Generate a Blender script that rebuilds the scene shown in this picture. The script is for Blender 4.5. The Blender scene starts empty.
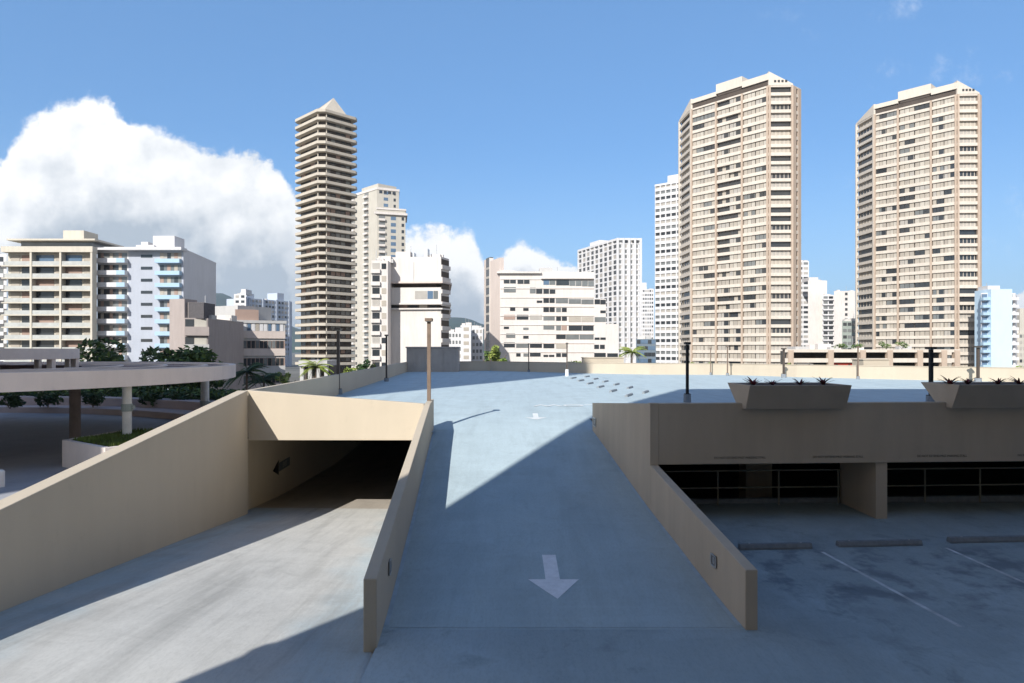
import bpy, bmesh, math, random
from mathutils import Vector
R = math.radians
rng = random.Random(7)

# ------------------------------------------------------------------ camera, sky, sun, exposure
E, F, CX, HY = 2.85, 683.0, 512.0, 350.0          # eye height over the deck, focal length, optical axis, horizon
SUN_K, SUN_EL = 0.46, R(33.8)                      # shadows run (0.46, 1) across the ground
sc = bpy.context.scene
cam_d = bpy.data.cameras.new('camera'); cam = bpy.data.objects.new('camera', cam_d)
sc.collection.objects.link(cam); sc.camera = cam
cam.location = (0, 0, E); cam.rotation_euler = (R(90), 0, 0)
cam_d.sensor_width = 36.0; cam_d.lens = F / 1024 * 36.0
cam_d.shift_y = 8.5 / 1024
cam_d.clip_start = 0.1; cam_d.clip_end = 20000

sc.view_settings.view_transform = 'Standard'; sc.view_settings.look = 'None'
sc.view_settings.gamma = 1.0; sc.view_settings.use_curve_mapping = False
sc.view_settings.exposure = 0.50
sc.render.engine = 'CYCLES'
sc.cycles.max_bounces = 6; sc.cycles.diffuse_bounces = 4; sc.cycles.glossy_bounces = 3
sc.cycles.use_denoising = True

az = math.atan2(SUN_K, 1.0)
sun_dir = Vector((-math.sin(az) * math.cos(SUN_EL), -math.cos(az) * math.cos(SUN_EL), math.sin(SUN_EL)))
sd = bpy.data.lights.new('sun', 'SUN'); sun = bpy.data.objects.new('sun', sd)
sc.collection.objects.link(sun)
sd.energy = 4.6; sd.angle = R(0.5); sd.color = (1.0, 0.955, 0.89)
sun.rotation_euler = (-sun_dir).to_track_quat('-Z', 'Y').to_euler()

def build_world():
    w = bpy.data.worlds.new('World'); sc.world = w; w.use_nodes = True
    nt = w.node_tree; N = nt.nodes; L = nt.links
    for n in list(N): N.remove(n)
    def node(t, **k):
        n = N.new(t)
        for a, b in k.items(): setattr(n, a, b)
        return n
    def val(x, n, i):
        if isinstance(x, (int, float)): n.inputs[i].default_value = x
        else: L.new(x, n.inputs[i])
    def m(op, a, b=0.0, c=None, clamp=False):
        n = node('ShaderNodeMath', operation=op, use_clamp=clamp)
        val(a, n, 0); val(b, n, 1)
        if c is not None: val(c, n, 2)
        return n.outputs[0]
    def smooth(x, lo, hi):
        n = node('ShaderNodeMapRange', interpolation_type='SMOOTHSTEP')
        val(x, n, 0); val(lo, n, 1); val(hi, n, 2)
        return n.outputs[0]
    sky = node('ShaderNodeTexSky', sky_type='NISHITA')
    sky.sun_disc = False; sky.sun_elevation = SUN_EL; sky.sun_rotation = R(180) + az
    sky.air_density = 1.0; sky.dust_density = 0.4; sky.ozone_density = 3.0; sky.altitude = 50
    tc = node('ShaderNodeTexCoord'); sep = node('ShaderNodeSeparateXYZ'); L.new(tc.outputs['Generated'], sep.inputs[0])
    y = m('MAXIMUM', sep.outputs[1], 0.02)
    u = m('DIVIDE', sep.outputs[0], y); v = m('DIVIDE', sep.outputs[2], y)
    comb = node('ShaderNodeCombineXYZ'); L.new(u, comb.inputs[0]); L.new(v, comb.inputs[1])
    def noise(vec, scale, detail, rough, off=(0, 0, 0)):
        mp = node('ShaderNodeMapping'); mp.inputs['Location'].default_value = off
        L.new(vec, mp.inputs['Vector'])
        n = node('ShaderNodeTexNoise'); n.inputs['Scale'].default_value = scale
        n.inputs['Detail'].default_value = detail; n.inputs['Roughness'].default_value = rough
        L.new(mp.outputs[0], n.inputs['Vector'])
        return n.outputs['Fac']
    # the height of the cloud tops over the horizon, direction by direction
    fc = node('ShaderNodeFloatCurve')
    pts = [(-530, 175), (-512, 158), (-489, 122), (-463, 103), (-444, 92), (-402, 95), (-383, 108), (-349, 117), (-322, 131), (-284, 149), (-242, 154), (-224, 176), (-205, 222), (-180, 250), (-150, 256), (-120, 236), (-100, 224), (-72, 219), (-45, 223), (-33, 238), (-24, 252),
           (-4, 238), (8, 230), (24, 238), (44, 254), (66, 260), (84, 244), (104, 240), (120, 262), (130, 330), (180, 352),
           (440, 352), (470, 300), (512, 288)]
    cv = fc.mapping.curves[0]
    def enc(p): return ((p[0] / F + 0.85) / 1.7, max(0.0, (350 - p[1]) / F / 0.5 ))
    q = [enc(p) for p in pts]
    cv.points[0].location = (0, q[0][1]); cv.points[1].location = (1, q[-1][1])
    for p in q: cv.points.new(*p)
    for p in cv.points: p.handle_type = 'AUTO_CLAMPED'
    fc.mapping.update()
    uu = m('ADD', m('MULTIPLY', u, 1 / 1.7), 0.5, clamp=True)
    L.new(uu, fc.inputs['Value'])
    vtop = m('MULTIPLY', fc.outputs[0], 0.5)
    n1 = noise(comb.outputs[0], 9, 8, 0.62, (3.1, 1.7, 0)); n2 = noise(comb.outputs[0], 30, 6, 0.6, (7, 2, 0))
    n3a = noise(comb.outputs[0], 75, 6, 0.65, (4, 8, 0))
    nn = m('ADD', m('ADD', m('MULTIPLY', m('SUBTRACT', n1, 0.5), 0.10), m('MULTIPLY', m('SUBTRACT', n2, 0.5), 0.045)), m('MULTIPLY', m('SUBTRACT', n3a, 0.5), 0.018))
    d = m('SUBTRACT', m('ADD', vtop, nn), v)
    d = m('ADD', d, -0.004)
    soft = noise(comb.outputs[0], 5, 2, 0.5, (1, 9, 0))
    mask = smooth(d, 0.0, m('MAXIMUM', m('MULTIPLY_ADD', soft, 0.07, m('MULTIPLY_ADD', m('SUBTRACT', 1.0, smooth(u, -0.34, -0.20)), 0.008, -0.018)), 0.003))
    front = m('GREATER_THAN', sep.outputs[1], 0.05)
    mask = m('MULTIPLY', mask, front)
    # thin wisps high on the right
    wisp = noise(comb.outputs[0], 6, 8, 0.7, (5.3, 0.4, 0))
    wm = m('MULTIPLY', smooth(wisp, 0.55, 0.78), 0.45)
    wm = m('MULTIPLY', wm, smooth(u, 0.25, 0.6)); wm = m('MULTIPLY', wm, front)
    mask = m('MAXIMUM', mask, wm)
    # brightness of the cloud: white tops, grey bases, billows lit from the upper left
    nA = noise(comb.outputs[0], 12, 7, 0.55, (3.1, 1.7, 0)); nB = noise(comb.outputs[0], 12, 7, 0.55, (3.1 - .016, 1.7 + .022, 0))
    rel = m('SUBTRACT', nA, nB)
    low = noise(comb.outputs[0], 4.5, 4, 0.5, (0.3, 4.4, 0))
    # the big cloud's grey base on the left; the centre clouds stay whiter
    base_l = smooth(m('ADD', d, m('MULTIPLY', m('SUBTRACT', low, 0.5), 0.14)), 0.075, 0.21)
    side = smooth(u, -0.66, -0.36)
    hgt = m('SUBTRACT', 1.0, smooth(v, 0.06, 0.22))
    leftw = m('SUBTRACT', 1.0, smooth(u, -0.34, -0.26))
    grey_l = m('MULTIPLY', m('MAXIMUM', base_l, m('MULTIPLY', hgt, 0.75)), leftw)
    grey_l = m('ADD', grey_l, m('MULTIPLY', m('MULTIPLY', side, leftw), 0.22))
    grey_c = m('MULTIPLY', m('SUBTRACT', 1.0, leftw), smooth(m('ADD', d, m('MULTIPLY', m('SUBTRACT', low, 0.5), 0.05)), 0.035, 0.09))
    grey = m('ADD', grey_l, m('MULTIPLY', grey_c, 0.85))
    grey = m('SUBTRACT', grey, m('MULTIPLY', rel, 1.5), clamp=True)
    mixc = node('ShaderNodeMix', data_type='RGBA'); L.new(grey, mixc.inputs[0])
    mixc.inputs[6].default_value = (8.3, 8.35, 8.4, 1); mixc.inputs[7].default_value = (3.6, 4.15, 4.8, 1)
    tint = node('ShaderNodeMix', data_type='RGBA', blend_type='MULTIPLY'); tint.inputs[0].default_value = 1.0
    L.new(sky.outputs[0], tint.inputs[6]); tint.inputs[7].default_value = SKY_TINT
    even = node('ShaderNodeMix', data_type='RGBA'); L.new(m('MULTIPLY', m('SUBTRACT', 1.0, smooth(sep.outputs[2], 0.42, 0.75)), 0.45), even.inputs[0])   # hazy marine air evens the blue out
    L.new(tint.outputs[2], even.inputs[6]); even.inputs[7].default_value = (1.60, 3.30, 6.2, 1)
    pale = node('ShaderNodeMix', data_type='RGBA'); L.new(m('MULTIPLY', m('SUBTRACT', 1.0, smooth(sep.outputs[2], 0.0, 0.30)), 0.5), pale.inputs[0])
    L.new(even.outputs[2], pale.inputs[6]); pale.inputs[7].default_value = (3.6, 5.2, 6.9, 1)
    # unseen low cumulus added round the rest of the horizon, warm fill for shaded walls
    hor = m('SQRT', m('ADD', m('MULTIPLY', sep.outputs[0], sep.outputs[0]), m('MULTIPLY', sep.outputs[1], sep.outputs[1])))
    caz = m('DIVIDE', sep.outputs[1], m('MAXIMUM', hor, 0.001))
    outside = m('SUBTRACT', 1.0, smooth(caz, 0.60, 0.75))
    n3 = noise(tc.outputs['Generated'], 2.6, 7, 0.6, (2, 5, 1))
    cl = m('MULTIPLY', smooth(n3, 0.42, 0.54), m('SUBTRACT', 1.0, smooth(sep.outputs[2], 0.40, 0.66)))
    cl = m('MULTIPLY', cl, outside)
    around = node('ShaderNodeMix', data_type='RGBA'); L.new(cl, around.inputs[0]); L.new(pale.outputs[2], around.inputs[6]); around.inputs[7].default_value = (9.2, 7.9, 6.4, 1)
    fin = node('ShaderNodeMix', data_type='RGBA'); L.new(mask, fin.inputs[0]); L.new(around.outputs[2], fin.inputs[6]); L.new(mixc.outputs[2], fin.inputs[7])
    bg = node('ShaderNodeBackground'); bg.inputs['Strength'].default_value = 0.10
    L.new(fin.outputs[2], bg.inputs['Color'])
    out = node('ShaderNodeOutputWorld'); L.new(bg.outputs[0], out.inputs['Surface'])
SKY_TINT = (0.68, 0.96, 1.16, 1)
build_world()

# ------------------------------------------------------------------ materials
MATS = {}
def mat(name, col, rough=0.8, var=0.12, scale=1.5, bump=0.0, bscale=40, metal=0.0, streak=0.0, stain=0.0, spec=0.3, col2=None):
    if name in MATS: return MATS[name]
    m = bpy.data.materials.new(name); m.use_nodes = True
    nt = m.node_tree; N = nt.nodes; L = nt.links
    bs = N['Principled BSDF']; bs.inputs['Roughness'].default_value = rough; bs.inputs['Metallic'].default_value = metal
    bs.inputs['Specular IOR Level'].default_value = spec
    geo = N.new('ShaderNodeNewGeometry')
    def noise(sc_, det, rgh, vec):
        n = N.new('ShaderNodeTexNoise'); n.inputs['Scale'].default_value = sc_; n.inputs['Detail'].default_value = det
        n.inputs['Roughness'].default_value = rgh; L.new(vec, n.inputs['Vector']); return n.outputs['Fac']
    def ramp(fac, p0, p1, c0, c1):
        r = N.new('ShaderNodeMapRange'); r.inputs[1].default_value = p0; r.inputs[2].default_value = p1
        r.inputs[3].default_value = c0; r.inputs[4].default_value = c1; L.new(fac, r.inputs[0]); return r.outputs[0]
    def mul(a, b):
        x = N.new('ShaderNodeMath'); x.operation = 'MULTIPLY'; L.new(a, x.inputs[0]); L.new(b, x.inputs[1]); return x.outputs[0]
    f = ramp(noise(scale, 6, 0.6, geo.outputs['Position']), 0.3, 0.7, 1 - var, 1 + var)
    if streak:
        mp = N.new('ShaderNodeMapping'); mp.inputs['Scale'].default_value = (0.7, 0.7, 0.10); L.new(geo.outputs['Position'], mp.inputs['Vector'])
        f = mul(f, ramp(noise(2.2, 5, 0.6, mp.outputs[0]), 0.35, 0.7, 1.0, 1 - streak))
    if stain:
        s = ramp(noise(0.35, 7, 0.65, geo.outputs['Position']), 0.42, 0.62, 1.0, 1 - stain)
        s2 = ramp(noise(2.5, 5, 0.7, geo.outputs['Position']), 0.58, 0.75, 1.0, 1 - stain)
        f = mul(mul(f, s), s2)
    mx = N.new('ShaderNodeMix'); mx.data_type = 'RGBA'; mx.blend_type = 'MULTIPLY'; mx.inputs[0].default_value = 1.0
    if col2:
        c = N.new('ShaderNodeMix'); c.data_type = 'RGBA'; c.inputs[6].default_value = (*col, 1); c.inputs[7].default_value = (*col2, 1)
        L.new(ramp(noise(scale * 0.5, 4, 0.5, geo.outputs['Position']), 0.4, 0.6, 0, 1), c.inputs[0]); L.new(c.outputs[2], mx.inputs[6])
    else: mx.inputs[6].default_value = (*col, 1)
    cmb = N.new('ShaderNodeCombineColor')
    for i in range(3): L.new(f, cmb.inputs[i])
    L.new(cmb.outputs[0], mx.inputs[7]); L.new(mx.outputs[2], bs.inputs['Base Color'])
    if bump:
        b = N.new('ShaderNodeBump'); b.inputs['Strength'].default_value = bump; b.inputs['Distance'].default_value = 0.02
        L.new(noise(bscale, 4, 0.6, geo.outputs['Position']), b.inputs['Height']); L.new(b.outputs[0], bs.inputs['Normal'])
    MATS[name] = m
    return m

def pavement(name, col, tracks, worn, left=None, lane=False):
    """painted concrete: roller streaks along the drive, tyre darkening in two lanes, blotches"""
    m = mat(name, col, 0.75, 0.06, 0.8, 0.25, 60, spec=0.25)
    nt = m.node_tree; N = nt.nodes; L = nt.links; bs = N['Principled BSDF']
    src = bs.inputs['Base Color'].links[0].from_socket
    geo = N.new('ShaderNodeNewGeometry')
    def layer(src, scale3, nscale, lo, hi, amount, colour, det=6):
        mp = N.new('ShaderNodeMapping'); mp.inputs['Scale'].default_value = scale3; mp.inputs['Rotation'].default_value = (0, 0, -0.057)
        L.new(geo.outputs['Position'], mp.inputs['Vector'])
        n = N.new('ShaderNodeTexNoise'); n.inputs['Scale'].default_value = nscale; n.inputs['Detail'].default_value = det; n.inputs['Roughness'].default_value = 0.65
        n.inputs['Distortion'].default_value = 0.4
        L.new(mp.outputs[0], n.inputs['Vector'])
        r = N.new('ShaderNodeMapRange'); r.inputs[1].default_value = lo; r.inputs[2].default_value = hi; r.inputs[4].default_value = amount
        L.new(n.outputs['Fac'], r.inputs[0])
        x = N.new('ShaderNodeMix'); x.data_type = 'RGBA'; L.new(r.outputs[0], x.inputs[0]); L.new(src, x.inputs[6]); x.inputs[7].default_value = (*colour, 1)
        return x.outputs[2]
    if lane or left:
        sp0 = N.new('ShaderNodeSeparateXYZ'); L.new(geo.outputs['Position'], sp0.inputs[0])
        def mr(x, a, b, c, d):
            q = N.new('ShaderNodeMapRange'); q.interpolation_type = 'SMOOTHSTEP'; q.inputs[1].default_value = a; q.inputs[2].default_value = b; q.inputs[3].default_value = c; q.inputs[4].default_value = d
            L.new(x, q.inputs[0]); return q.outputs[0]
        def ma(op, a, b):
            q = N.new('ShaderNodeMath'); q.operation = op
            for i, v in enumerate((a, b)):
                if isinstance(v, float): q.inputs[i].default_value = v
                else: L.new(v, q.inputs[i])
            return q.outputs[0]
        wn = N.new('ShaderNodeTexNoise'); wn.inputs['Scale'].default_value = 0.5; wn.inputs['Detail'].default_value = 7; L.new(geo.outputs['Position'], wn.inputs['Vector'])
    if lane:   # fresh blue coat left along the kerbs, driven-off grey between
        lat = ma('ADD', ma('ADD', sp0.outputs[0], ma('MULTIPLY', sp0.outputs[1], 0.0615)), ma('MULTIPLY', ma('SUBTRACT', wn.outputs['Fac'], 0.5), 2.2))
        edge = ma('MAXIMUM', mr(lat, -6.8, -8.0, 0.0, 1.0), mr(lat, -3.6, -2.4, 0.0, 0.8))
        x = N.new('ShaderNodeMix'); x.data_type = 'RGBA'; L.new(edge, x.inputs[0]); L.new(src, x.inputs[6]); x.inputs[7].default_value = (0.40, 0.50, 0.55, 1); src = x.outputs[2]
    if left:   # blends the ramp tone into this coat, darkened for weaker skylight
        sp = N.new('ShaderNodeSeparateXYZ'); L.new(geo.outputs['Position'], sp.inputs[0])
        r_ = N.new('ShaderNodeMapRange'); r_.interpolation_type = 'SMOOTHSTEP'; r_.inputs[1].default_value = -2.3; r_.inputs[2].default_value = 1.5
        L.new(sp.outputs[0], r_.inputs[0]); x = N.new('ShaderNodeMix'); x.data_type = 'RGBA'
        L.new(r_.outputs[0], x.inputs[0]); x.inputs[6].default_value = (*left, 1); L.new(src, x.inputs[7]); src = x.outputs[2]
    dark = tuple(c * 0.55 for c in col); light = tuple(min(0.75, c * 1.3) for c in col)
    src = layer(src, (1.2, 0.10, 1), 1.0, 0.48, 0.75, tracks, dark)
    src = layer(src, (3.5, 0.25, 1), 1.3, 0.50, 0.8, tracks * 0.6, dark)
    src = layer(src, (0.5, 0.5, 1), 0.8, 0.5, 0.75, worn, light)
    src = layer(src, (1, 1, 1), 1.1, 0.60, 0.72, worn * 0.8, dark)
    src = layer(src, (1, 1, 1), 14.0, 0.66, 0.74, worn * 0.5, dark, 3)
    src = layer(src, (1, 1, 1), 0.45, 0.56, 0.70, worn * 0.7, dark, 8)
    src = layer(src, (1, 0.35, 1), 22.0, 0.45, 0.75, 0.30, dark, 4)
    src = layer(src, (1, 1, 1), 60.0, 0.52, 0.75, 0.30, light, 2)
    src = layer(src, (0.10, 2.2, 1), 1.6, 0.52, 0.72, 0.14, light)
    vo = N.new('ShaderNodeTexVoronoi'); vo.feature = 'DISTANCE_TO_EDGE'; vo.inputs['Scale'].default_value = 0.16
    wp = N.new('ShaderNodeTexNoise'); wp.inputs['Scale'].default_value = 0.9; wp.inputs['Detail'].default_value = 6
    L.new(geo.outputs['Position'], wp.inputs['Vector'])
    av = N.new('ShaderNodeMix'); av.data_type = 'VECTOR'; av.inputs[0].default_value = 0.75; L.new(geo.outputs['Position'], av.inputs[4]); L.new(wp.outputs['Color'], av.inputs[5])
    L.new(av.outputs[1], vo.inputs['Vector'])
    cr = N.new('ShaderNodeMapRange'); cr.inputs[1].default_value = 0.0; cr.inputs[2].default_value = 0.006; cr.inputs[3].default_value = 0.10; cr.inputs[4].default_value = 0.0
    L.new(vo.outputs['Distance'], cr.inputs[0])
    x = N.new('ShaderNodeMix'); x.data_type = 'RGBA'; L.new(cr.outputs[0], x.inputs[0]); L.new(src, x.inputs[6]); x.inputs[7].default_value = (*dark, 1); src = x.outputs[2]
    if left:   # oil and drip stains where cars stand in front of the wheel stops
        box = ma('MULTIPLY', ma('MULTIPLY', mr(sp0.outputs[1], 12.6, 14.2, 0.0, 1.0), mr(sp0.outputs[1], 17.4, 16.4, 0.0, 1.0)), mr(sp0.outputs[0], 4.6, 5.4, 0.0, 1.0))
        on = N.new('ShaderNodeTexNoise'); on.inputs['Scale'].default_value = 1.1; on.inputs['Detail'].default_value = 8; on.inputs['Roughness'].default_value = 0.62; L.new(geo.outputs['Position'], on.inputs['Vector'])
        f_ = ma('MULTIPLY', box, mr(on.outputs['Fac'], 0.46, 0.64, 0.0, 0.60))
        x = N.new('ShaderNodeMix'); x.data_type = 'RGBA'; L.new(f_, x.inputs[0]); L.new(src, x.inputs[6]); x.inputs[7].default_value = (0.09, 0.115, 0.15, 1); src = x.outputs[2]
    L.new(src, bs.inputs['Base Color'])
    return m

def glass(name, col, rough=0.12, spec=0.6):
    return mat(name, col, rough, 0.2, 0.3, spec=spec)

def leafmat(name, c1, c2):
    m = mat(name, c1, 0.55, 0.25, 1.2, col2=c2, spec=0.3)
    return m

CREAM = mat('cream_painted_concrete', (0.52, 0.455, 0.36), 0.85, 0.045, 0.7, 0.2, 30, streak=0.05, stain=0.07)
CREAM_SHADE = mat('cream_shade_copy', (0.56, 0.47, 0.365), 0.85, 0.05, 0.7, 0.2, 30, streak=0.12, stain=0.07)  # same cream paint, recoloured lighter and warmer for the faces in shade
PLANT = mat('planter_concrete', (0.46, 0.39, 0.31), 0.85, 0.05, 2.0, 0.2, 30, streak=0.04)
BOXC = mat('grey_concrete', (0.40, 0.37, 0.34), 0.9, 0.07, 1.0, 0.3, 20, streak=0.12)
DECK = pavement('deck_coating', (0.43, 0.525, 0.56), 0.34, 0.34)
RAMPM = pavement('ramp_coating', (0.53, 0.53, 0.505), 0.85, 0.4, lane=True)
DARKF = pavement('inner_floor', (0.42, 0.38, 0.33), 0.5, 0.5)
PARKM = pavement('parking_coating_shade', (0.33, 0.41, 0.45), 0.3, 0.95, (0.42, 0.505, 0.55))  # worn coat; the weaker skylight here is also put into its darker colour
PLAZA = pavement('plaza_coating', (0.38, 0.39, 0.42), 0.3, 0.4)
WHITEP = mat('white_road_paint', (0.86, 0.87, 0.90), 0.7, 0.08, 8, stain=0.14)
FADEDP = mat('faded_road_paint', (0.70, 0.73, 0.73), 0.7, 0.1, 6, stain=0.15)
METAL = mat('brushed_metal', (0.55, 0.56, 0.56), 0.35, 0.1, 10, metal=0.7)
BLACK = mat('black_paint', (0.015, 0.015, 0.015), 0.6)
POST_SHADE = mat('post_in_shade', (0.075, 0.06, 0.05), 0.5, 0.15, 3)  # darker than the sunlit post: silhouette and shade put into the colour
RUSTY = mat('brown_post', (0.175, 0.13, 0.10), 0.7, 0.2, 3)
LENS = mat('lamp_lens', (0.6, 0.6, 0.55), 0.3)
STOPC = mat('wheel_stop_concrete', (0.23, 0.255, 0.28), 0.85, 0.15, 6)
RAIL = mat('railing_paint', (0.24, 0.215, 0.16), 0.6, 0.1, 5)
SOIL = mat('soil', (0.06, 0.04, 0.03), 0.95, 0.3, 10)
GRASS = leafmat('grass_blades', (0.07, 0.12, 0.02), (0.11, 0.16, 0.03))
LEAF_D = leafmat('dark_leaves', (0.035, 0.07, 0.025), (0.06, 0.10, 0.03))
LEAF_M = leafmat('green_leaves', (0.08, 0.14, 0.03), (0.14, 0.20, 0.05))
LEAF_L = leafmat('bright_leaves', (0.20, 0.27, 0.05), (0.30, 0.34, 0.09))
LEAF_R = leafmat('red_leaves', (0.22, 0.03, 0.045), (0.12, 0.03, 0.03))
BARK = mat('bark', (0.16, 0.12, 0.09), 0.9, 0.25, 6, 0.4, 20)
CANOPYC = mat('pink_grey_concrete', (0.80, 0.71, 0.65), 0.85, 0.05, 0.8, 0.15, 30, streak=0.06)
GRAVEL = mat('brown_roofing', (0.17, 0.115, 0.105), 0.95, 0.2, 3)

# ------------------------------------------------------------------ helpers
def X_(px, Y): return (px - CX) / F * Y
def Z_(py, Y): return E - (py - HY) / F * Y
def at(px, py, z=0.0):
    Y = F * (E - z) / (py - HY); return (X_(px, Y), Y)

class MB:
    def __init__(s): s.v = []; s.f = []; s.mi = []; s.mats = []
    def add(s, vs, fs, m):
        if m not in s.mats: s.mats.append(m)
        k = s.mats.index(m); o = len(s.v)
        s.v += [tuple(p) for p in vs]; s.f += [tuple(i + o for i in f) for f in fs]; s.mi += [k] * len(fs)
        return s
    def prism(s, poly, z0, z1, m):
        """poly counter-clockwise; z0, z1 numbers or per-vertex lists"""
        n = len(poly)
        a = z0 if hasattr(z0, '__len__') else [z0] * n
        b = z1 if hasattr(z1, '__len__') else [z1] * n
        vs = [(p[0], p[1], a[i]) for i, p in enumerate(poly)] + [(p[0], p[1], b[i]) for i, p in enumerate(poly)]
        fs = [tuple(range(n))[::-1], tuple(range(n, 2 * n))] + [(i, (i + 1) % n, n + (i + 1) % n, n + i) for i in range(n)]
        return s.add(vs, fs, m)
    def box(s, x0, x1, y0, y1, z0, z1, m): return s.prism([(x0, y0), (x1, y0), (x1, y1), (x0, y1)], z0, z1, m)
    def hexa(s, p, m):
        return s.add(p, [(3, 2, 1, 0), (4, 5, 6, 7), (0, 1, 5, 4), (1, 2, 6, 5), (2, 3, 7, 6), (3, 0, 4, 7)], m)
    def tube(s, pts, rad, m, n=8, cap=True):
        pts = [Vector(p) for p in pts]; rad = rad if hasattr(rad, '__len__') else [rad] * len(pts)
        vs = []; fs = []
        for i, p in enumerate(pts):
            d = (pts[min(i + 1, len(pts) - 1)] - pts[max(i - 1, 0)]).normalized()
            a = d.orthogonal().normalized(); b = d.cross(a)
            if abs(d.z) > 0.99: a = Vector((1, 0, 0)); b = Vector((0, 1, 0)) * (1 if d.z > 0 else -1)
            for k in range(n):
                t = 2 * math.pi * k / n; vs.append(p + (a * math.cos(t) + b * math.sin(t)) * rad[i])
        for i in range(len(pts) - 1):
            for k in range(n): fs.append((i * n + k, i * n + (k + 1) % n, (i + 1) * n + (k + 1) % n, (i + 1) * n + k))
        if cap: fs += [tuple(range(n))[::-1], tuple(range((len(pts) - 1) * n, len(pts) * n))]
        return s.add(vs, fs, m)
    def build(s, name, parent=None, origin=None, smooth=False):
        o = Vector(origin) if origin is not None else (Vector(parent['_o']) if parent is not None and '_o' in parent else Vector((0, 0, 0)))
        me = bpy.data.meshes.new(name)
        me.from_pydata([(v[0] - o.x, v[1] - o.y, v[2] - o.z) for v in s.v], [], s.f)
        for m in s.mats: me.materials.append(m)
        me.polygons.foreach_set('material_index', s.mi)
        if smooth: me.polygons.foreach_set('use_smooth', [True] * len(s.f))
        me.update()
        ob = bpy.data.objects.new(name, me); sc.collection.objects.link(ob)
        if parent is not None: ob.parent = parent; 
        else: ob.location = o
        ob['_o'] = tuple(o)
        return ob

def tag(o, label, cat, group=None):
    o['label'] = label; o['category'] = cat
    if group: o['group'] = group
    return o
def thing(name, loc, label, cat, group=None):
    o = bpy.data.objects.new(name, None); sc.collection.objects.link(o); o.location = loc; o['_o'] = tuple(loc)
    return tag(o, label, cat, group)
def struct(o): o['kind'] = 'structure'; return o
def stuff(o): o['kind'] = 'stuff'; return o
def copy_tree(o, parent=None):
    c = o.copy(); sc.collection.objects.link(c); c.parent = parent
    for ch in list(o.children): copy_tree(ch, c)
    return c

def offset(poly, d):
    """grow (+) or shrink (-) a counter-clockwise polygon"""
    n = len(poly); out = []
    for i in range(n):
        p0, p1, p2 = Vector(poly[i - 1]), Vector(poly[i]), Vector(poly[(i + 1) % n])
        e1 = (p1 - p0).normalized(); e2 = (p2 - p1).normalized()
        n1 = Vector((e1.y, -e1.x)); n2 = Vector((e2.y, -e2.x))
        k = 1 + n1.dot(n2)
        out.append(tuple(p1 + (n1 + n2) * (d / max(k, 0.25))))
    return out
def lerp(a, b, t): return a + (b - a) * t
def sstep(x, a, b):
    t = min(1, max(0, (x - a) / (b - a))); return t * t * (3 - 2 * t)
def interp(x, tab):
    if x <= tab[0][0]: return tab[0][1]
    for (a, p), (b, q) in zip(tab, tab[1:]):
        if x <= b: return lerp(p, q, (x - a) / (b - a))
    return tab[-1][1]
def smooth_tab(x, tab, w=1.2):
    return sum(interp(x + w * k / 4, tab) * (5 - abs(k)) for k in range(-4, 5)) / 25

# ------------------------------------------------------------------ ground levels
S = -0.0575                                            # the garage is turned a few degrees: depth lines drift left
def xl(Y): return -10.05 + S * (Y - 26)                # inner face of the left wall
def xc(Y): return -2.29 + S * (Y - 11.57)              # driveway face of the middle wall
def xr(Y): return 4.2 + S * (Y - 12.3)                 # driveway face of the right wall
TW = 0.23
ZR = [(-5, -2.2), (12.2, -2.2), (14, -2.08), (16.5, -1.80), (18.9, -1.58), (20.8, -1.34), (23.8, -0.95), (28, -0.43), (31, -0.16), (35, -0.02), (38, 0), (200, 0)]
def zr(Y): return smooth_tab(Y, ZR)
ZLW = [(-5, -1.6), (9, -1.62), (12.3, -1.88), (26, -3.39), (32, -3.9), (44, -4.5), (70, -4.6)]
ZCW = [(-5, -2.2), (10.5, -2.2), (12.5, -2.33), (26, -3.45), (32, -3.92), (44, -4.5), (70, -4.6)]
def zleft(X, Y):
    t = sstep(X, xl(Y), xc(Y) - TW); return lerp(smooth_tab(Y, ZLW), smooth_tab(Y, ZCW), t)
ZP = [(-5, -2.2), (12.3, -2.2), (17, -2.03), (19.2, -1.93), (21.5, -1.88), (60, -1.88)]
def zpark(Y): return smooth_tab(Y, ZP, 0.8)
def zdeck(X, Y):
    w = sstep(X, xc(Y) - 3.2, xc(Y)) * (1 - sstep(X, xr(Y), xr(Y) + 4))
    return zr(max(Y, 28)) * w * sstep(Y, 23, 28)

def sheet(name, fx0, fx1, y0, y1, fz, m, nx, ny, shear=0.0):
    vs = []; fs = []
    for j in range(ny + 1):
        Y = lerp(y0, y1, j / ny)
        for i in range(nx + 1):
            X = lerp(fx0(Y), fx1(Y), i / nx); Yv = Y + shear * (X - 3.82) * (1 - j / ny); vs.append((X, Yv, fz(X, Yv)))
    for j in range(ny):
        for i in range(nx):
            a = j * (nx + 1) + i; fs.append((a, a + 1, a + nx + 2, a + nx + 1))
    o = MB().add(vs, fs, m).build(name, smooth=True)
    return struct(o)

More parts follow.
